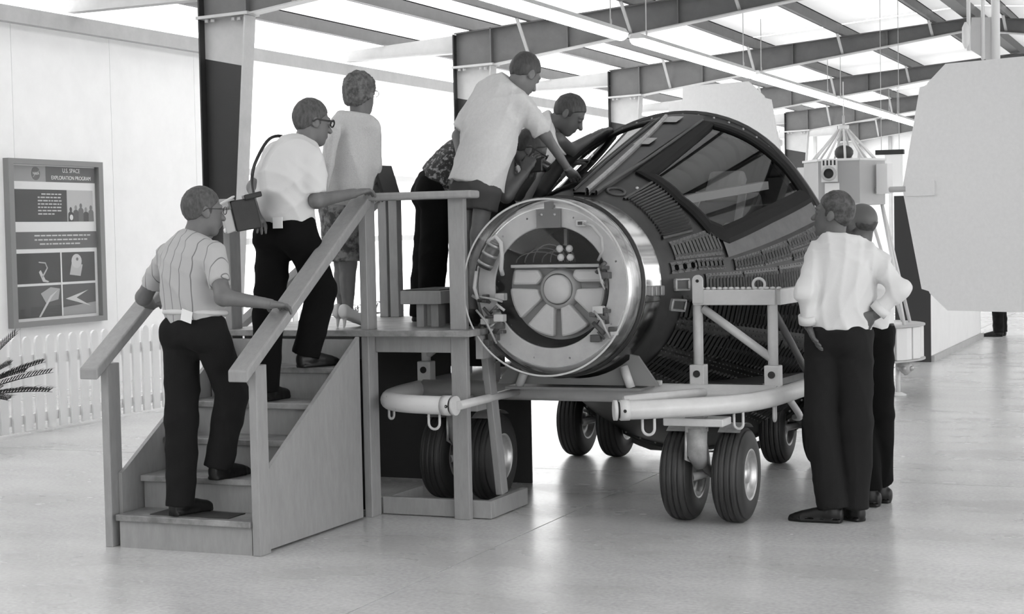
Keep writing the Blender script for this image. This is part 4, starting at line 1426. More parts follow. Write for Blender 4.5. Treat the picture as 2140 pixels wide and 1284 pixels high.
def person(key, label, opt):
    J = {k: A(v) for k, v in JOINTS[key].items()}
    fz = opt['floor']
    base = (float((J['anL'][0] + J['anR'][0]) / 2), float((J['anL'][1] + J['anR'][1]) / 2), min(fz))
    t = thing('person', label, 'person', base, opt.get('group', 'visitors around the capsule'))
    o = opt
    b = o.get('build', 1.0)
    seed = o.get('seed', 1)
    shm = (J['shL'] + J['shR']) / 2
    hpm = (J['hipL'] + J['hipR']) / 2
    rt = unit(J['shR'] - J['shL'])
    rp = unit(J['hipR'] - J['hipL'])
    rp = unit(rp * .6 + rt * .4)
    up = unit(J['neck'] - J['pel'])
    sw = float(np.linalg.norm(J['shR'] - J['shL'])) / 2
    fwd = unit(np.cross(up, rt))
    ff = unit(np.cross(A((0, 0, 1)), rp))
    skin = o.get('skin', M_SKIN)
    lerp_ = lambda a, c, k: a + (c - a) * k
    pel, neck = J['pel'], J['neck']
    bend = o.get('spine', 0.0)                       # backward arch of the mid spine
    T = lambda k: lerp_(pel, shm, k) - fwd * bend * math.sin(math.pi * min(1, max(0, k)))
    shirt_st = [(T(-.06), rp, .150 * b, .112 * b), (T(.16), rp, .160 * b, .120 * b), (T(.45), rt, .163 * b, .122 * b), (T(.72), rt, max(.165 * b, sw * .95), .122 * b),
                (T(.94), rt, max(.15 * b, sw + .005), .098 * b), (T(1.04) + up * .015, rt, sw * .8, .078 * b), (neck - up * .005, rt, .068 * b, .066 * b)]
    core = [(c, w, hw - .03, hd - .03) for c, w, hw, hd in shirt_st]
    # ---- body (one skin mesh: trunk, limbs, head, hands)
    headp, L, hax = head_fields(J['head'], o['look'], o.get('headup', (0, 0, 1)), o.get('hs', 1.0), neck)
    rj = o.get('limb', 1.0)
    limbs = [(J['shL'], J['elL'], .046, .040), (J['elL'], J['wrL'], .041, .027), (J['shR'], J['elR'], .046, .040), (J['elR'], J['wrR'], .041, .027),
             (J['hipL'], J['knL'], .078, .053), (J['knL'], J['anL'], .055, .036), (J['hipR'], J['knR'], .078, .053), (J['knR'], J['anR'], .055, .036)]
    calf = []
    for s_ in ('L', 'R'):
        kn, an = J['kn' + s_], J['an' + s_]
        toe = J['to' + s_]
        back = unit(A((an[0] - toe[0], an[1] - toe[1], 0)))
        calf.append(lerp_(kn, an, .30) + back * .012)

    def body(P):
        d = cyl(P, core, fine=True)
        d = smin(d, rc(P, hpm - rp * .04, hpm + rp * .04, .085 * b, .085 * b), .04)
        for a, c, ra, rb in limbs:
            d = smin(d, rc(P, a, c, ra * rj, rb * rj), .022)
        for c in calf:
            d = smin(d, rc(P, c, c + A((0, 0, -.09)), .046 * rj, .036 * rj), .02)
        return d
    lo, hi = bbox(list(J.values()), .14)
    bp = [(body, lo, hi, .0115), headp]
    for s_, th in (('L', 1), ('R', -1)):
        hn = o.get('palm' + s_, (0, 0, -1))
        if o.get('hand' + s_, True):
            bp.append(hand_field(J['wr' + s_], J['ha' + s_], hn, th * o.get('flip' + s_, 1), o.get('curl' + s_, .5), o.get('handsize', 1.0)))
    sdf_obj('body', bp, skin, t)
    # ---- shirt
    slv = o.get('sleeve', .62)
    sr = .064 * b
    hemk = o.get('hem', -.06)
    loose = o.get('loose', .0)
    st2 = [(c, w, hw + .008 + loose, hd + .008 + loose) for c, w, hw, hd in shirt_st]
    if hemk < -.06:
        low = lerp_(pel, shm, hemk)
        st2 = [(low, rp, (.168 + loose) * b, (.135 + loose) * b)] + st2[1:]
    if slv > 1:
        sleeves = []
        for s_ in ('L', 'R'):
            e, w_ = J['el' + s_], lerp_(J['el' + s_], J['wr' + s_], slv - 1)
            sleeves.append([(J['sh' + s_] - up * .005, e, sr, .056 * b), (e, w_, .056 * b, .046 * b)])
    else:
        sleeves = [[(J['sh' + s_] - up * .005, lerp_(J['sh' + s_], J['el' + s_], slv), sr, .060 * b + loose * .5)] for s_ in ('L', 'R')]
    ends = []
    for sl in sleeves:
        a, c = sl[-1][0], sl[-1][1]
        ends.append((c, unit(c - a)))
    nd = unit(J['head'] - hax[1] * .06 - hax[0] * .02 - neck)
    nd = unit(nd + up * .6)
    cfw = unit(fwd - nd * float(fwd @ nd))
    hemdir = unit(st2[1][0] - st2[0][0])
    famp = o.get('fold', .006)
    drape = o.get('drape')

    def shirt(P):
        d = cyl(P, st2, fine=True)
        d = np.maximum(d, -((P - A(st2[0][0])) @ hemdir) - .0)
        for sl, (c, n_) in zip(sleeves, ends):
            e = None
            for a, q, ra, rb in sl:
                k = rc(P, a, q, ra, rb)
                e = k if e is None else smin(e, k, .03)
            e = np.maximum(e, (P - c) @ n_)
            d = smin(d, e, .035)
        if drape is not None:
            d = smin(d, drape(P, J, up, rt, fwd), .007)
        d = d + famp * folds(P, seed, 30)
        if o.get('collar', True):
            d = np.minimum(d, rc(P, neck - nd * .02, neck + nd * .04, .071 * b, .065 * b))
        d = np.maximum(d, ((P - neck) @ nd) - (.026 if o.get('collar', True) else .0) + .25 * ((P - neck) @ cfw))
        return d
    lo, hi = bbox([J['shL'], J['shR'], neck, pel, st2[0][0]] + [q for sl in sleeves for sg in sl for q in sg[:2]], .2)
    sdf_obj(o.get('shirt_name', 'shirt'), [(shirt, lo, hi, .008)], o['shirt'], t, 2)
    # ---- trousers / shorts / skirt
    kind = o.get('legs', 'trousers')
    belt = pel + up * (.035 + o.get('beltoff', 0))
    bst = [(belt, rp, .150 * b, .114 * b), (lerp_(pel, hpm, .5), rp, .163 * b, .130 * b), (hpm + A((0, 0, -.02)), rp, .160 * b, .128 * b)]
    tl = o.get('tleg', (.098, .086, .074))
    butt = [J['hip' + s_] - ff * .045 + A((0, 0, -.005)) for s_ in ('L', 'R')]

    if kind in ('trousers', 'shorts'):
        cuts = []
        for s_ in ('L', 'R'):
            kn, an = J['kn' + s_], J['an' + s_]
            if kind == 'trousers':
                cuts.append((an + unit(an - kn) * .03, unit(an - kn)))
            else:
                c = lerp_(J['hip' + s_], kn, o.get('shortlen', .7))
                cuts.append((c, unit(kn - J['hip' + s_])))

        def trou(P):
            d = cyl(P, bst)
            d = smin(d, rc(P, hpm + A((0, 0, -.03)), hpm + A((0, 0, -.075)), .085 * b, .075 * b), .03)
            for q in butt:
                d = smin(d, rc(P, q, q + A((0, 0, -.02)), .085 * b, .085 * b), .03)
            for s_, (c, n_) in zip(('L', 'R'), cuts):
                hp_, kn, an = J['hip' + s_], J['kn' + s_], J['an' + s_]
                e = rc(P, hp_, kn, tl[0], tl[1])
                if kind == 'trousers':
                    e = smin(e, rc(P, kn, an + unit(an - kn) * .06, tl[1], tl[2]), .015)
                e = np.maximum(e, (P - c) @ n_)
                d = smin(d, e, .018)
            d = d + o.get('tfold', .0045) * folds(P, seed + 5, 26)
            return np.maximum(d, ((P - belt) @ up))
        pts = [belt] + [J[k + s_] for k in ('hip', 'kn', 'an') for s_ in 'LR']
        lo, hi = bbox(pts, .17)
        sdf_obj('shorts' if kind == 'shorts' else 'trousers', [(trou, lo, hi, .0085)], o['trousers'], t)
        MB().tube([Vector((belt + rp * .149 * b * math.cos(a) + np.cross(up, rp) * .113 * b * math.sin(a) - up * .012).tolist()) for a in np.linspace(0, 2 * math.pi, 29)[:-1]], .008, 8, closed=True).build('belt', M_SHOE, t)
    else:
        hm = (J['knL'] + J['knR']) / 2 + A((0, 0, .01))
        sst = [(belt, rp, .135 * b, .105 * b), (hpm, rp, .165 * b, .135 * b), (hm, rp, .135 * b, .125 * b)]

        def skirt(P):
            d = cyl(P, sst) + .004 * folds(P, seed + 5, 22)
            d = np.maximum(d, (hm[2] - P[:, 2]))
            return np.maximum(d, ((P - belt) @ up))
        lo, hi = bbox([belt, hpm, hm], .24)
        sdf_obj('skirt', [(skirt, lo, hi, .009)], o['trousers'], t)
    # ---- shoes
    for s_, z in zip(('L', 'R'), fz):
        an, to = J['an' + s_], J['to' + s_]
        d = unit(A((to[0] - an[0], to[1] - an[1], 0)))
        sd = A((-d[1], d[0], 0))
        hl = A((an[0], an[1], z)) - d * .045
        ln = o.get('foot', .265)
        heel = o.get('heel', 0.0)

        def shoe(P, hl=hl, d=d, sd=sd, z=z, an=an):
            q = lambda x, h: hl + d * x + A((0, 0, h))
            stn = [(q(.0, .040 + heel), sd, .030, .040), (q(.07, .044 + heel * .8), sd, .036, .046), (q(.14, .036 + heel * .3), sd, .040, .036), (q(.20, .028), sd, .044, .028), (q(ln - .03, .022), sd, .034, .022), (q(ln, .017), sd, .018, .015)]
            e = cyl(P, stn)
            if heel:
                e = np.maximum(e, -rc(P, q(.06, .075 + heel), q(.15, .075), .038, .034))
                e = np.minimum(e, rc(P, q(.012, heel), q(.006, .0), .013, .006))
            else:
                e = smin(e, rc(P, q(.05, .05), an + A((0, 0, .0)), .042, .036), .02)
                sole = np.maximum(np.maximum(cyl(P, [(q(.002, .012), sd, .038, .02), (q(.14, .012), sd, .043, .02), (q(.2, .012), sd, .048, .02), (q(ln, .012), sd, .024, .02)]), P[:, 2] - z - .02), z - P[:, 2])
                e = np.minimum(e, sole)
            return np.maximum(e, z - P[:, 2])
        lo, hi = bbox([hl, hl + d * ln, hl + A((0, 0, .12))], .07)
        sdf_obj('shoe', [(shoe, lo, hi, .006)], o.get('shoes', M_SHOE), t)
    # ---- hair
    hs = o.get('hs', 1.0)
    hk = o.get('hair', 'short')
    if hk:
        f_, u_, r_ = hax
        hc = J['head']

        def hair(P):
            q = P - hc
            a, c, e = q @ f_, q @ u_, q @ r_
            if hk == 'curly':
                d = ell(P, L(-.016, .034, 0), hax, (.116 * hs, .104 * hs, .096 * hs))
                d = smin(d, ell(P, L(-.045, -.035, 0), hax, (.07 * hs, .06 * hs, .082 * hs)), .03) + .006 * folds(P, seed, 95)
                cut = (-.075 * hs + .95 * (a + .06 * hs)) - c
            elif hk == 'fringe':
                d = ell(P, L(-.012, .030, 0), hax, (.0985 * hs, .0905 * hs, .0765 * hs)) + .001 * folds(P, seed, 90)
                cut = np.maximum((-.065 * hs + .9 * (a + .09 * hs)) - c, c - .02 * hs + .008 * folds(P, 5, 60))
            else:
                top = o.get('hairtop', .010)
                d = ell(P, L(-.013, .031, 0), hax, (.1015 * hs, (.091 + top) * hs, .080 * hs)) + .0014 * folds(P, seed, 120)
                cut = (-.070 * hs + .80 * (a + .092 * hs)) - c
                cut = np.minimum(cut, np.maximum(np.maximum(np.abs(a - .012 * hs) - .012 * hs, -.01 * hs - c), .062 * hs - np.abs(e)))
            return np.maximum(d, cut)
        lo, hi = bbox([hc], .15 * hs)
        sdf_obj('hair', [(hair, lo, hi, .0052)], o.get('hairmat', M_HAIRD), t)
    # ---- glasses
    if o.get('glasses'):
        gr = o['glasses']
        V_ = lambda p: Vector([float(x) for x in p])
        g = thing_child('glasses', t)
        for q in (1, -1):
            MB().tube([V_(L(.104, .008 + .019 * math.sin(x), q * .033 + .024 * math.cos(x))) for x in np.linspace(0, 2 * math.pi, 17)[:-1]], gr, 6, closed=True).build('rim', M_GLASSES, g)
            MB().tube([V_(L(.102, .016, q * .057)), V_(L(.07, .016, q * .074)), V_(L(-.01, .014, q * .084)), V_(L(-.03, .0, q * .082))], gr, 6).build('temple', M_GLASSES, g)
        MB().tube([V_(L(.107, .012, .011)), V_(L(.108, .013, -.011))], gr, 6).build('bridge', M_GLASSES, g)
    return t, J, dict(up=up, rt=rt, fwd=fwd, rp=rp, ff=ff, L=L, hax=hax, belt=belt, b=b)


def cdir(r, u, d):
    """direction given as right / up / away from where the visitors are seen"""
    return np.array((r * .9205 - d * .3907, r * .3907 + d * .9205, u), dtype=np.float32)


def card(parent, c, w, h, nrm, up, m, name='paper_tag', th=.003):
    c, n = Vector([float(x) for x in c]), Vector([float(x) for x in nrm]).normalized()
    u = Vector([float(x) for x in up])
    u = (u - n * u.dot(n)).normalized()
    s = u.cross(n)
    return MB().prism([c + s * sx * w / 2 + u * sy * h / 2 for sx, sy in ((-1, -1), (1, -1), (1, 1), (-1, 1))], n * th).build(name, m, parent)


M_PAPER = mat('white_paper', .75, .7)
# 1 ---- man in the striped knit shirt on the lowest steps
ax1 = unit(A(JOINTS['man1']['shR']) - A(JOINTS['man1']['shL']))
M_POLO = stripe_mat('striped_knit', ax1, 0.062, .0045, .40, .15, .02)
t, J, K = person('man1', 'grey haired man in a striped knit shirt climbing the lowest steps', dict(
    floor=(.17, .34), look=cdir(.86, -.04, .5), shirt=M_POLO, trousers=M_TROU, hairmat=M_HAIRG, glasses=.0022, seed=3, sleeve=.72, fold=.007,
    palmL=(0, 0, -1), palmR=(0, 0, -1), curlL=.9, curlR=.8, spine=.015, shirt_name='knit_shirt'))
hb = K['belt'] + K['up'] * .0
MB().tube([Vector((hb + K['rp'] * .168 * math.cos(a) + np.cross(K['up'], K['rp']) * .132 * math.sin(a)).tolist()) for a in np.linspace(0, 2 * math.pi, 33)[:-1]], .014, 8, closed=True).build('hem_band', mat('pale_rib', .56, .8), t)
card(t, K['belt'] - K['ff'] * .142 + K['rp'] * .095 + A((0, 0, -.01)), .075, .058, -K['ff'], (0.25, 0, 1), M_PAPER)
# 2 ---- man with the shoulder bag
t, J, K = person('man2', 'grey haired man in a white shirt with a shoulder bag on the upper steps', dict(
    floor=(.68, .85), look=cdir(.86, -.12, .5), shirt=M_SHIRT, trousers=M_TROUB, hairmat=M_HAIRG, glasses=.0042, seed=8, sleeve=.82, fold=.008, loose=.006,
    palmR=(0, 0, -1), curlR=.9, curlL=.4, spine=.03, hairtop=.014))
card(t, K['belt'] - K['ff'] * .150 + K['rp'] * .085 + A((0, 0, -.055)), .075, .058, -K['ff'], (0, 0, 1), M_PAPER)
bag = thing('camera_bag', 'open black leather camera bag hanging from the shoulder of the man on the upper steps', 'bag', (-4.72, 7.56, 1.58))
BC, bx_, by_ = Vector((-4.70, 7.56, 1.665)), Vector((.80, .60, 0)), Vector((-.60, .80, 0))
BL = mat('bag_leather', .01, .3, var=.3, scale=25)


def bagbox(name, x0, x1, y0, y1, z0, z1, m, tz=0):
    MB().prism([BC + bx_ * x0 + by_ * y0 + Vector((0, 0, z0)), BC + bx_ * x1 + by_ * y0 + Vector((0, 0, z0 + tz)), BC + bx_ * x1 + by_ * y1 + Vector((0, 0, z0 + tz)), BC + bx_ * x0 + by_ * y1 + Vector((0, 0, z0))],
               Vector((-.25 * (z1 - z0), 0, z1 - z0))).build(name, m, bag, .006)


bagbox('case', -.055, .075, -.07, .07, -.085, .075, BL, .02)
bagbox('lid', -.01, .08, -.075, .075, .077, .105, BL, .02)
bagbox('front_pocket', -.105, -.057, -.06, .06, -.095, .02, mat('pocket_pale', .42, .5), .015)
bagbox('open_flap', -.15, -.06, -.07, .07, .045, .055, mat('flap_pale', .5, .5), .05)
bagbox('pocket_trim', -.112, -.102, -.05, .05, -.09, -.07, M_PAPER, .01)
shl = J['shL'] + K['up'] * .055 + K['rt'] * .06
V3 = lambda p: Vector([float(x) for x in p])
bk = -K['fwd']
sp_ = [BC + Vector((.03, .03, .10)), V3(J['shL'] * .45 + J['pel'] * .55 + bk * .19 - K['rt'] * .02), V3(J['shL'] * .75 + J['pel'] * .25 + bk * .178 + K['rt'] * .03), V3(shl + bk * .105 + K['up'] * .0), V3(shl + K['up'] * .03), V3(shl + K['fwd'] * .10 - K['up'] * .04)]
sm_ = smooth_path(sp_, 6)
MB().tube(sm_, .009, 8).build('strap', BL, bag)
# 3 ---- woman on the platform


def drape(P, J, up, rt, fwd):
    a = J['shR'] * .62 + J['shL'] * .38 - fwd * .158 - up * .04
    c = a - up * .35 + rt * .01 - fwd * .03
    return rc(P, a, c, .030, .040)


M_KNIT = mat('cream_knit', .48, .9, var=.06, scale=90, bump=.5, bscale=190)
M_SKIRT = mat('patterned_skirt', .05, .8, v2=.22, scale=22, ramp=(.42, .56))
t, J, K = person('woman', 'woman in a pale knit cardigan and patterned skirt standing on the platform', dict(
    floor=(1.034, 1.034), look=cdir(.5, -.05, .85), shirt=M_KNIT, trousers=M_SKIRT, legs='skirt', hair='curly', hairmat=mat('curly_hair', .035, .7, v2=.14, scale=45, ramp=(.35, .65)),
    glasses=.002, seed=12, sleeve=1.75, fold=.007, hem=-.02, loose=.012, build=.93, limb=.86, shoes=mat('white_pumps', .6, .35), heel=.055, foot=.235, hs=.95, collar=False,
    drape=drape, shirt_name='cardigan', handsize=.9, curlR=.7, curlL=.7))
bd = thing('folder', 'thin dark folder held under the arm of the woman in the cardigan', 'folder', (-4.33, 8.46, 1.80))
MB().prism([(-4.345, 8.40, 1.78), (-4.335, 8.58, 1.78), (-4.385, 8.58, 1.94), (-4.395, 8.40, 1.94)], (.022, -.004, 0)).build('cover', mat('folder_dark', .03, .4), bd)
MB().prism([(-4.338, 8.405, 1.785), (-4.330, 8.572, 1.785), (-4.378, 8.572, 1.932), (-4.387, 8.405, 1.932)], (.008, -.002, 0)).build('pages', M_PAPER, bd)
# 4 ---- boy reaching over the nose
t, J, K = person('boy', 'boy in a loose short sleeved shirt and dark shorts leaning over the capsule nose', dict(
    floor=(1.034, 1.034), look=cdir(.62, -.5, .6), headup=(0.2, .2, 1), shirt=mat('pale_cotton', .52, .85, var=.05, scale=60, bump=.2, bscale=260), trousers=mat('dark_shorts', .04, .8), legs='shorts', seed=21, sleeve=.86, fold=.009, hem=-.11,
    loose=.02, build=.92, limb=.82, shortlen=.5, beltoff=-.05, hairmat=M_HAIRD, foot=.235, palmR=(.1, .35, -1), curlR=.12, curlL=.4, handsize=.92, hairtop=.012, tleg=(.092, .085, .07), hs=.97))
# 5 ---- man bending over with a camera
M_PATT = mat('flecked_shirt', .03, .8, v2=.3, scale=42, ramp=(.52, .62))
t, J, K = person('bend', 'man in a dark flecked shirt and black trousers bending over with a camera', dict(
    floor=(1.034, 1.034), look=cdir(.8, -.5, .05), headup=(.5, .2, .8), shirt=M_PATT, trousers=M_TROUB, seed=31, sleeve=.8, fold=.007, spine=.07, hairmat=M_HAIRD, glasses=.0035,
    skin=M_SKIND, palmL=(-.3, -.6, .3), palmR=(.2, .6, .3), curlL=.8, curlR=.8))
cmr = thing('handheld_camera', 'small black camera in the hands of the bending man', 'camera', (-3.66, 8.99, 1.93))
MB().box(-3.73, -3.60, 8.97, 9.03, 1.89, 1.97).build('camera_body', M_GLASSES, cmr, .008)
MB().lathe((-3.60, 9.0, 1.93), (.8, .1, -.5), [(-.02, .028), (.03, .028), (.035, .022), (.035, 0)], n=20).build('lens', mat('lens_black', .02, .2), cmr)
MB().box(-3.69, -3.65, 8.985, 9.015, 1.971, 1.985).build('viewfinder', M_RIM, cmr)
# 6 ---- man leaning in from the far side
t, J, K = person('lean', 'short haired man in a white shirt leaning on the capsule rim from the far side', dict(
    floor=(1.034, 1.034), look=cdir(.78, -.55, -.12), headup=(.4, .1, 1), shirt=M_SHIRT, trousers=M_TROU, seed=41, sleeve=.8, fold=.007, spine=.04, hairmat=M_HAIRD, skin=M_SKIND,
    palmR=(.2, .3, -1), curlR=.3))
# 7, 8 ---- two men watching on the right
t, J, K = person('manA', 'dark haired man in a white shirt standing with one hand on his hip', dict(
    floor=(0, 0), look=cdir(-.86, .16, .5), headup=(.1, 0, 1), shirt=M_SHIRT, trousers=mat('charcoal_trousers', .012, .95, spec=.2, bump=.1, bscale=200), seed=51, sleeve=1.78, fold=.009, loose=.008, build=1.02,
    hairmat=mat('dark_greying_hair', .025, .7, v2=.09, scale=30, ramp=(.4, .65)), palmR=(-.6, .5, 0), curlR=.5, palmL=(.9, 0, .1), curlL=.25, skin=M_SKIND, tleg=(.102, .092, .078), hairtop=.014))
for s_ in 'LR':
    wr = J['el' + s_] + (J['wr' + s_] - J['el' + s_]) * .8
    dd = unit(J['wr' + s_] - J['el' + s_])
    MB().tube([V3(wr - dd * .025), V3(wr + dd * .02)], .050, 14).build('cuff', M_SHIRT, t)
t, J, K = person('manB', 'balding man in a white shirt and black trousers standing behind the dark haired man', dict(
    floor=(0, 0), look=cdir(-.55, .05, .85), shirt=M_SHIRT, trousers=M_TROUB, seed=61, sleeve=1.7, fold=.009, hair='fringe', hairmat=M_HAIRD, build=.98, skin=M_SKIND, tleg=(.094, .084, .07)))
t, J, K = person('far', 'person in dark trousers standing far down the hall behind the grey paddle', dict(
    floor=(0, 0), look=(-1, 0, 0), shirt=M_SHIRT, trousers=M_TROU, seed=71, sleeve=.8, skin=M_SKIND))
# ================================================================== framed wall display
pst = thing('wall_display', 'tall grey framed space programme display board hanging on the white wall', 'poster', (XW, 14.3, .69))
XP = XW + .012
M_FRM = mat('display_frame', .22, .5)
yl_, yr_ = 13.52, 15.05
for (a, b_, c, d_) in ((yl_, yr_, 2.335, 2.39), (yl_, yr_, .69, .745), (yl_, yl_ + .075, .745, 2.335), (yr_ - .075, yr_, .745, 2.335)):
    MB().box(XW, XW + .07, a, b_, c, d_).build('frame_bar', M_FRM, pst)
MB().box(XW, XP, yl_ + .07, yr_ - .07, .74, 2.34).build('backing_board', mat('display_white', .7, .6), pst)


def flat(name, y0, y1, z0, z1, m, dx=.002):
    MB().box(XP, XP + dx, y0, y1, z0, z1).build(name, m, pst)


def pol(name, pts, m, dx=.003):
    MB().prism([(XP, y, z) for y, z in pts], (dx, 0, 0)).build(name, m, pst)


G = lambda k: mat('print_grey_%03d' % int(k * 1000), k, .6)
yi0, yi1 = yl_ + .078, yr_ - .078
flat('title_band', 14.16, yi1, 2.165, 2.325, G(.07))
flat('emblem_square', yi0, 14.158, 2.165, 2.325, G(.25))
pol('emblem_disc', [(14.0 + .068 * math.cos(R(a)), 2.247 + .068 * math.sin(R(a))) for a in range(0, 360, 15)], G(.08), .004)
pol('emblem_swoosh', [(13.95, 2.215), (14.06, 2.285), (14.064, 2.279), (13.955, 2.208)], G(.3), .005)
flat('quote_panel', yi0 + .03, 14.49, 1.755, 2.085, G(.016))
flat('podium_photo', 14.492, 14.93, 1.755, 2.085, G(.42), .0022)
rr_ = random.Random(4)
for k in range(5):                                    # standing figures and seal in the podium photo
    yc, zc = 14.55 + .085 * k, 1.86 + .02 * (k % 3)
    g_ = G((.012, .05, .1, .025, .12)[k])
    pol('photo_figure', [(yc - .045, 1.757), (yc + .045, 1.757), (yc + .042, zc - .02), (yc + .02, zc), (yc - .02, zc), (yc - .042, zc - .02)], g_, .0035 + .0004 * k)
    pol('photo_head', [(yc + .02 * math.cos(R(a)), zc + .022 + .026 * math.sin(R(a))) for a in range(0, 360, 30)], G(.2) if k % 2 else g_, .0037 + .0004 * k)
pol('photo_seal', [(14.555 + .028 * math.cos(R(a)), 1.80 + .03 * math.sin(R(a))) for a in range(0, 360, 30)], G(.6), .0062)
flat('caption_band', yi0, yi1, 1.478, 1.652, G(.085))
for (a, b_, c, d_, v) in ((yi0 + .03, 14.352, 1.125, 1.435, .018), (14.372, 14.93, 1.125, 1.435, .025), (yi0 + .03, 14.352, .775, 1.1, .05), (14.372, 14.93, .775, 1.1, .06)):
    flat('photo', a, b_, c, d_, G(v))
# photo contents: tethered figure, capsule, rocket on pad, delta craft
MB().tube([(XP + .006, 14.0, 1.34), (XP + .006, 14.10, 1.33), (XP + .006, 14.13, 1.28), (XP + .006, 14.08, 1.22), (XP + .006, 14.05, 1.19)], .008, 6).build('photo_tether', G(.5), pst)
pol('photo_astronaut', [(14.0, 1.24), (14.03, 1.26), (14.10, 1.16), (14.16, 1.14), (14.14, 1.13), (14.06, 1.14)], G(.5), .004)
pol('photo_capsule', [(14.62 + .085 * math.cos(R(a)), 1.34 + .075 * math.sin(R(a))) for a in range(0, 360, 20)], G(.5), .0035)
pol('photo_capsule_base', [(14.50, 1.20), (14.68, 1.18), (14.72, 1.30), (14.54, 1.33)], G(.42), .003)
pol('photo_capsule_hatch', [(14.63 + .02 * math.cos(R(a)), 1.36 + .018 * math.sin(R(a))) for a in range(0, 360, 30)], G(.1), .0045)
pol('photo_rocket', [(13.98, .78), (14.01, .78), (14.20, .98), (14.30, 1.05), (14.17, .99)], G(.55), .0035)
pol('photo_smoke', [(14.1, .92), (14.3, .95), (14.33, 1.06), (14.18, 1.08), (14.02, 1.02)], G(.34), .003)
pol('photo_delta', [(14.42, .95), (14.80, 1.03), (14.60, .955), (14.84, .86)], G(.55), .0035)
pol('photo_ground', [(14.374, .777), (14.928, .777), (14.928, .90), (14.374, .86)], G(.3), .0028)
flat('photo_divider', 14.352, 14.372, .775, 1.44, G(.75), .0045)


def text(body, y, z, size, m, name='lettering', align='CENTER'):
    c = bpy.data.curves.new(name, 'FONT')
    c.body = body
    c.size = size
    c.align_x = align
    c.align_y = 'CENTER'
    c.extrude = .0008
    c.materials.append(m)
    tmp = bpy.data.objects.new(name, c)
    COL.objects.link(tmp)
    bpy.context.view_layer.update()
    me = bpy.data.meshes.new_from_object(tmp)
    me.materials.clear()
    me.materials.append(m)
    bpy.data.objects.remove(tmp)
    o = bpy.data.objects.new(name, me)
    COL.objects.link(o)
    o.parent = pst
    o.location = Vector((XP + .0065, y, z)) - Vector(pst.location)
    o.rotation_euler = (R(90), 0, R(90))
    return o


text('U.S. SPACE', 14.57, 2.285, .062, G(.8))
text('EXPLORATION PROGRAM', 14.57, 2.209, .056, G(.8))
text('NASA', 14.0, 2.247, .04, G(.7))
for k in range(7):                                    # quotation and caption: rows of print too small to read
    x = 14.02 if k else 14.08
    rw = random.Random(k)
    while x < (14.38 if k < 6 else 14.25):
        w = rw.uniform(.025, .075)
        flat('print_word', x, min(x + w, 14.40), 2.032 - .034 * k, 2.046 - .034 * k, G(.45), .0035)
        x += w + .014
for k in range(3):
    x = 13.95 + (.08 if k == 2 else 0)
    rw = random.Random(20 + k)
    while x < (14.82 if k < 2 else 14.7):
        w = rw.uniform(.03, .09)
        flat('print_word', x, x + w, 1.605 - .043 * k, 1.62 - .043 * k, G(.5), .0035)
        x += w + .016
MB().add([(XW + .056, yi0, .745), (XW + .056, yi1, .745), (XW + .056, yi1, 2.335), (XW + .056, yi0, 2.335)], [(0, 1, 2, 3)]).build('glass_pane', plexi_mat('display_glass', .98), pst)

# ================================================================== picket fence along the wall
fen = thing('picket_fence', 'low white picket fence standing along the wall behind the stairs', 'fence', (-8.9, 12, 0))
w_, h_ = .092, .79
pk = MB().prism([(0, -w_ / 2, .03), (0, w_ / 2, .03), (0, w_ / 2, h_ - .05)] + [(0, w_ / 2 * math.cos(R(a)), h_ - .05 + .05 * math.sin(R(a))) for a in (30, 60, 90, 120, 150)] + [(0, -w_ / 2, h_ - .05)], (.02, 0, 0)).mesh('picket', M_FENCE)
for k in range(58):
    piece('picket', pk, fen, (0, 8.0 + .147 * k - 12, 0))
MB().box(-8.935, -8.902, 7.95, 16.45, .085, .16).build('fence_rail', M_FENCE, fen)
MB().box(-8.935, -8.902, 7.95, 16.45, .55, .64).build('fence_rail', M_FENCE, fen)
for y in (8.0, 10.1, 12.2, 14.3, 16.4):
    MB().box(-8.99, -8.936, y - .03, y + .03, 0, .74).build('fence_post', M_FENCE, fen)

# ================================================================== plants
M_LEAF = mat('dark_leaf', .02, .45, var=.4, scale=20)
M_POT = mat('clay_pot', .2, .7, var=.1, scale=9)


def frond(b, root, az, el, ln, droop, nleaf=26, lw=.012, ll=.11):
    """one arching frond carrying two rows of narrow leaflets"""
    d = Vector((math.cos(az) * math.cos(el), math.sin(az) * math.cos(el), math.sin(el)))
    p = Vector(root)
    pts = [p]
    n = 14
    for k in range(n):
        d = (d + Vector((0, 0, -droop / n))).normalized()
        p = p + d * ln / n
        pts.append(p)
    b.tube(pts, [.008 * (1 - .8 * i / n) for i in range(n + 1)], 5)
    for k in range(nleaf):
        t = .18 + .8 * k / nleaf
        i = min(n - 1, int(t * n))
        q = pts[i].lerp(pts[i + 1], t * n - i)
        dd = (pts[i + 1] - pts[i]).normalized()
        s = dd.cross(Vector((0, 0, 1))).normalized()
        for sg in (-1, 1):
            L_ = ll * math.sin(math.pi * min(.95, .15 + .85 * (1 - t) + .1)) * random.uniform(.8, 1.1)
            e = q + (s * sg * .75 + dd * .75 + Vector((0, 0, .45))).normalized() * L_
            m_ = q.lerp(e, .5) + Vector((0, 0, .012))
            wv = dd * lw
            b.add([q - wv * .4, q + wv * .4, m_ + wv * .6, e, m_ - wv * .6], [(0, 1, 2, 4), (4, 2, 3)])


def pot(parent, x, y, r, h):
    MB().lathe((x, y, 0), (0, 0, 1), [(0, 0), (0, r * .7), (h * .85, r * .95), (h * .85, r * 1.06), (h, r * 1.06), (h, r * .92), (h * .88, r * .9)], n=28).build('pot', M_POT, parent)
    MB().lathe((x, y, h * .9), (0, 0, 1), [(0, r * .93), (.005, 0)], n=20).build('soil', mat('soil', .03, .9), parent)


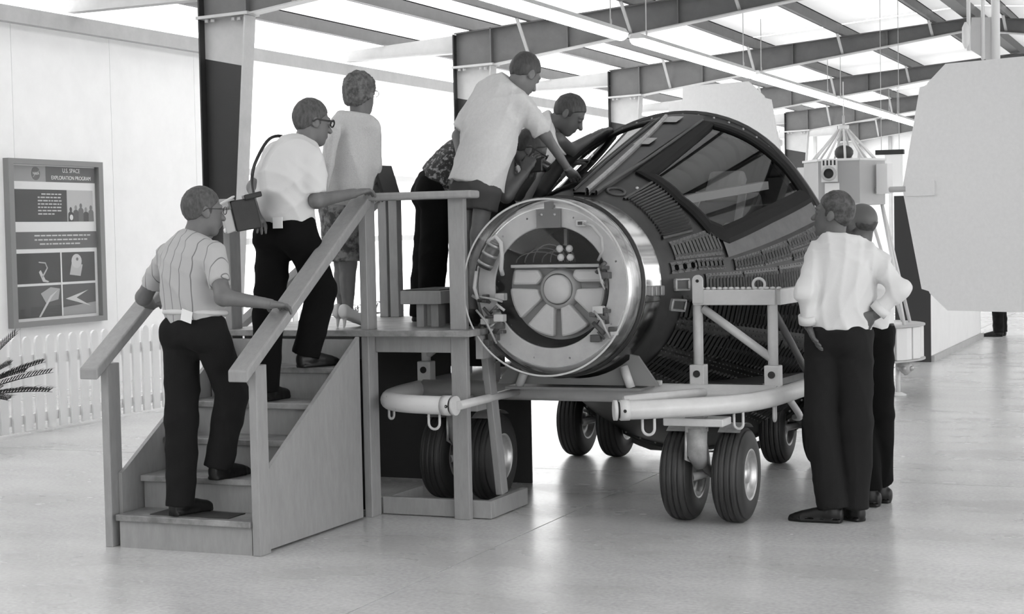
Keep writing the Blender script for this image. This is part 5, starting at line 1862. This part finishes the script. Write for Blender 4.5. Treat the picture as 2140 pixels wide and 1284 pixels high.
pl = thing('potted_palm', 'dark potted palm with stiff feathery fronds in front of the picket fence', 'plant', (-8.75, 9.95, 0))
pot(pl, -8.75, 9.95, .2, .34)
random.seed(11)
for k in range(15):
    b = MB()
    frond(b, (-8.75, 9.95, .36), 2.399 * k, R(18 + 9 * (k % 6)), .50 + .05 * (k % 3), .5)
    b.build('frond', M_LEAF, pl)
for az, el in ((R(20), R(16)), (R(24), R(33)), (R(10), R(52)), (R(36), R(26))):
    b = MB()
    frond(b, (-8.75, 9.95, .36), az, el, .74, .35)
    b.build('frond', M_LEAF, pl)

pl2 = thing('potted_shrub', 'small leafy plant in a pot showing behind the platform posts', 'plant', (-6.63, 12.38, 0))
pot(pl2, -6.63, 12.38, .2, .4)
random.seed(5)
for k in range(26):
    az = 2.399 * k
    h = .75 + .25 * random.random()
    rr2 = .06 + .012 * k
    a = Vector((-6.63, 12.38, .38))
    e = a + Vector((math.cos(az) * rr2, math.sin(az) * rr2, h - .38))
    b = MB().tube([a, a.lerp(e, .6) + Vector((0, 0, .06)), e], .005, 5)
    d = Vector((math.cos(az), math.sin(az), .3)).normalized()
    s = d.cross(Vector((0, 0, 1))).normalized()
    for q in (.65, .85, 1.0):
        c = a.lerp(e, q)
        for sg in (-1, 1):
            dd = (d + s * sg * .9).normalized()
            ss = dd.cross(Vector((0, 0, 1))).normalized()
            b.add([c, c + dd * .05 + ss * .02, c + dd * .11 - Vector((0, 0, .015)), c + dd * .05 - ss * .02], [(0, 1, 2, 3)])
    b.build('leafy_stem', M_LEAF, pl2)

# ================================================================== weather satellite with two paddles
SX, SY = -3.25, 15.55
sat = thing('satellite_model', 'pale satellite with a hexagonal box, drum base and two big grey solar paddles', 'satellite', (SX, SY, 0))
e1 = Vector((.948, -.319, 0))
e2 = Vector((.319, .948, 0))
W3 = lambda a, b_, z: Vector((SX, SY, 0)) + e1 * a + e2 * b_ + Vector((0, 0, z))
M_SATG = mat('satellite_grey', .46, .5, var=.04, scale=4)
M_SATW = mat('satellite_white', .74, .5)
M_PADDLE = mat('paddle_grey', .74, .6, var=.03, scale=30)
hexa = lambda r, z, n=6, ph=22: [W3(r * math.cos(R(ph + 360 * k / n)), r * math.sin(R(ph + 360 * k / n)), z) for k in range(n)]
hx = hexa(.37, 1.75)
for k in range(6):
    a, c = hx[k], hx[(k + 1) % 6]
    inn = (W3(0, 0, 1.75) - (a + c) / 2).normalized() * .02
    MB().prism([a, c, c + Vector((0, 0, .385)), a + Vector((0, 0, .385))], inn).build('side_panel', M_SATG if k % 2 else mat('satellite_grey_dark', .36, .5), sat)
MB().prism(hexa(.385, 2.135), (0, 0, .02)).build('top_plate', M_SATW, sat)
MB().prism(hexa(.37, 1.735), (0, 0, .015)).build('bottom_plate', M_SATG, sat)
# horn assembly on the face towards the visitors
cf = (Vector((0, 0, 1.55)) - W3(0, 0, 1.55))
cf.z = 0
cf = cf.normalized()
fc = [(hx[k] + hx[(k + 1) % 6]) / 2 for k in range(6)]
fbest = max(range(6), key=lambda k: (fc[k] - Vector((SX, SY, 1.75))).normalized().dot(cf))
fn = (fc[fbest] - Vector((SX, SY, 1.75)))
fn.z = 0
fr0 = fn.length
fn = fn.normalized()
fs = Vector((-fn.y, fn.x, 0))
H = lambda s, z, o: Vector((SX, SY, 0)) + fn * (fr0 + o) + fs * s + Vector((0, 0, z))


def facebox(name, s0, s1, z0, z1, m, o0=.0, o1=.02):
    MB().prism([H(s0, z0, o0), H(s1, z0, o0), H(s1, z1, o0), H(s0, z1, o0)], fn * (o1 - o0)).build(name, m, sat)


facebox('horn_plate', -.15, -.01, 1.945, 2.15, M_SATW, 0, .05)
MB().lathe(H(-.08, 2.02, .05), fn, [(0, .068), (.03, .068), (.03, .045)], n=28).build('horn_ring', M_SATG, sat)
MB().lathe(H(-.08, 2.02, .062), fn, [(0, .045), (.004, 0)], n=24).build('horn_mouth', M_DARK, sat)
for k in range(4):
    facebox('vent_slit', -.135 + .033 * k, -.12 + .033 * k, 2.095, 2.14, M_DARK, .05, .053)
facebox('white_cover', -.125, .005, 1.80, 1.935, M_SATW, 0, .018)
# top cone of rods and mast
for k in range(11):
    a = 360 * k / 11 + 8
    MB().tube([W3(.035 * math.cos(R(a)), .035 * math.sin(R(a)), 2.44), W3(.29 * math.cos(R(a)), .29 * math.sin(R(a)), 2.155)], .011, 8).build('cone_rod', M_SATW, sat)
MB().tube([W3(0, 0, 2.42), W3(0, 0, 2.47)], .05, 14).build('cone_cap', M_SATW, sat)
MB().tube([W3(0, 0, 2.47), W3(0, 0, 2.56)], .012, 8).build('mast_socket', M_HOUS, sat)
MB().tube([W3(0, 0, 2.55), W3(0, 0, 2.87)], .005, 6).build('mast', M_SATW, sat)
MB().ball(W3(0, 0, 2.22), (.09, .09, .07), 14).build('dark_sensor', mat('sensor_dark', .05, .5), sat)
# truss and drum base
for k in range(6):
    a0 = 22 + 60 * k
    for da in (-22, 22):
        MB().tube([W3(.34 * math.cos(R(a0)), .34 * math.sin(R(a0)), 1.74), W3(.60 * math.cos(R(a0 + da)), .60 * math.sin(R(a0 + da)), .64)], .016, 8).build('truss_rod', M_SATW, sat)
for k in range(18):
    a, c = 20 * k + 1, 20 * k + 19
    q = [W3(r * math.cos(R(x)), r * math.sin(R(x)), .335) for r, x in ((.46, a), (.68, a), (.70, (a + c) / 2), (.68, c), (.46, c))]
    MB().prism(q, (0, 0, .29)).build('drum_module', M_SATW, sat, .006)
for z in (.318, .628):
    MB().lathe(W3(0, 0, z), (0, 0, 1), [(0, .44), (0, .715), (.014, .715), (.014, .44), (0, .44)], n=48).build('drum_ring', M_SATG, sat)
for a in (2, 122, 242):
    x, y = .52 * math.cos(R(a)), .52 * math.sin(R(a))
    MB().tube([W3(x, y, .02), W3(x, y, .32)], .022, 12).build('pedestal', M_SATW, sat)
    MB().lathe(W3(x, y, 0), (0, 0, 1), [(0, 0), (0, .075), (.012, .075), (.03, .03), (.03, 0)], n=24).build('pedestal_foot', M_SATW, sat)
for k in range(9):
    a = R(40 * k)
    c = W3(.62 + .05 * math.cos(a), -.02 + .05 * math.sin(a), .255) if k < 8 else W3(.62, -.02, .215)
    MB().ball(c, .027, 10).build('lens_ball', mat('lens_ball', .4, .3, metal=.3), sat)
MB().ball(W3(.62, -.02, .26), .062, 14).build('lens_cluster_core', M_SATG, sat)
# paddles
half = [(0, 0), (.18, .895), (.25, .915), (.26, .935), (.43, 1.085), (1.2, 1.09), (1.2, .95), (1.37, .95)]
out = half + [(a, -z) for a, z in reversed(half[1:])]
for sg in (1, -1):
    pd = thing_child('solar_paddle', sat)
    MB().prism([W3(sg * (.60 + a), 0, 1.865 + z) + e2 * -.012 for a, z in out], e2 * .024).build('paddle_panel', M_PADDLE, pd)
    MB().tube([W3(sg * .33, 0, 1.865), W3(sg * .64, 0, 1.865)], .026, 12).build('paddle_arm', M_SATG, pd)
    MB().prism([W3(sg * .64, -.03, 1.80), W3(sg * .92, -.03, 1.80), W3(sg * .92, -.03, 1.93), W3(sg * .64, -.03, 1.93)], e2 * .018).build('arm_plate', M_PADDLE, pd)
    MB().prism([W3(sg * .36, -.05, 1.83), W3(sg * .47, -.05, 1.83), W3(sg * .47, -.05, 2.10), W3(sg * .36, -.05, 2.10)], e2 * .1).build('hinge_box', M_SATW, pd)

# ================================================================== white model hanging above the right paddle
hm = thing('hanging_model', 'white rocket model with rods and a fin hanging from the roof, upper right', 'model', (-2.05, 15.95, 3.0))
rv, dv = Vector((.9205, .3907, 0)), Vector((-.3907, .9205, 0))
Q = lambda s, d, z: Vector((-2.05, 15.95, 0)) + rv * s + dv * d + Vector((0, 0, z))
for s, z0, r_ in ((-.13, 3.12, .018), (0.0, 3.04, .018), (.115, 2.98, .04)):
    MB().tube([Q(s, 0, z0), Q(s, 0, 4.35)], r_, 12).build('rod', M_SATW, hm)
MB().tube([Q(-.155, 0, 3.14), Q(-.155, 0, 3.19), Q(-.155, 0, 3.33), Q(-.155, 0, 3.38)], [.012, .035, .035, .012], 14).build('pod', M_SATW, hm)
MB().prism([Q(-.13, .0, 3.14), Q(.10, .0, 2.99), Q(.10, .0, 3.42), Q(-.1, .0, 3.42)], dv * .012).build('fin', M_SATG, hm)
MB().prism([Q(-.2, -.1, 4.35), Q(.2, -.1, 4.35), Q(.2, .1, 4.35), Q(-.2, .1, 4.35)], (0, 0, .03)).build('mount_plate', M_SATW, hm)
for s in (-.15, .15):
    MB().tube([Q(s, 0, 4.38), Q(s, 0, 4.6)], .006, 6).build('hanger_wire', M_HOUS, hm)

# hanging display further down the hall
hd_ = thing('hanging_display', 'small white hanging display with a dark top bar far behind the satellite', 'display', (-4.02, 22.2, 2.0))
MB().box(-4.22, -3.86, 22.15, 22.25, 2.46, 2.52).build('top_bar', M_DARK, hd_)
MB().box(-4.10, -3.88, 22.16, 22.24, 2.0, 2.458).build('panel', M_SATW, hd_)
for x in (-4.15, -3.92):
    MB().tube([(x, 22.2, 2.52), (x, 22.2, 4.62)], .004, 6).build('wire', M_HOUS, hd_)
bpy.context.view_layer.update()
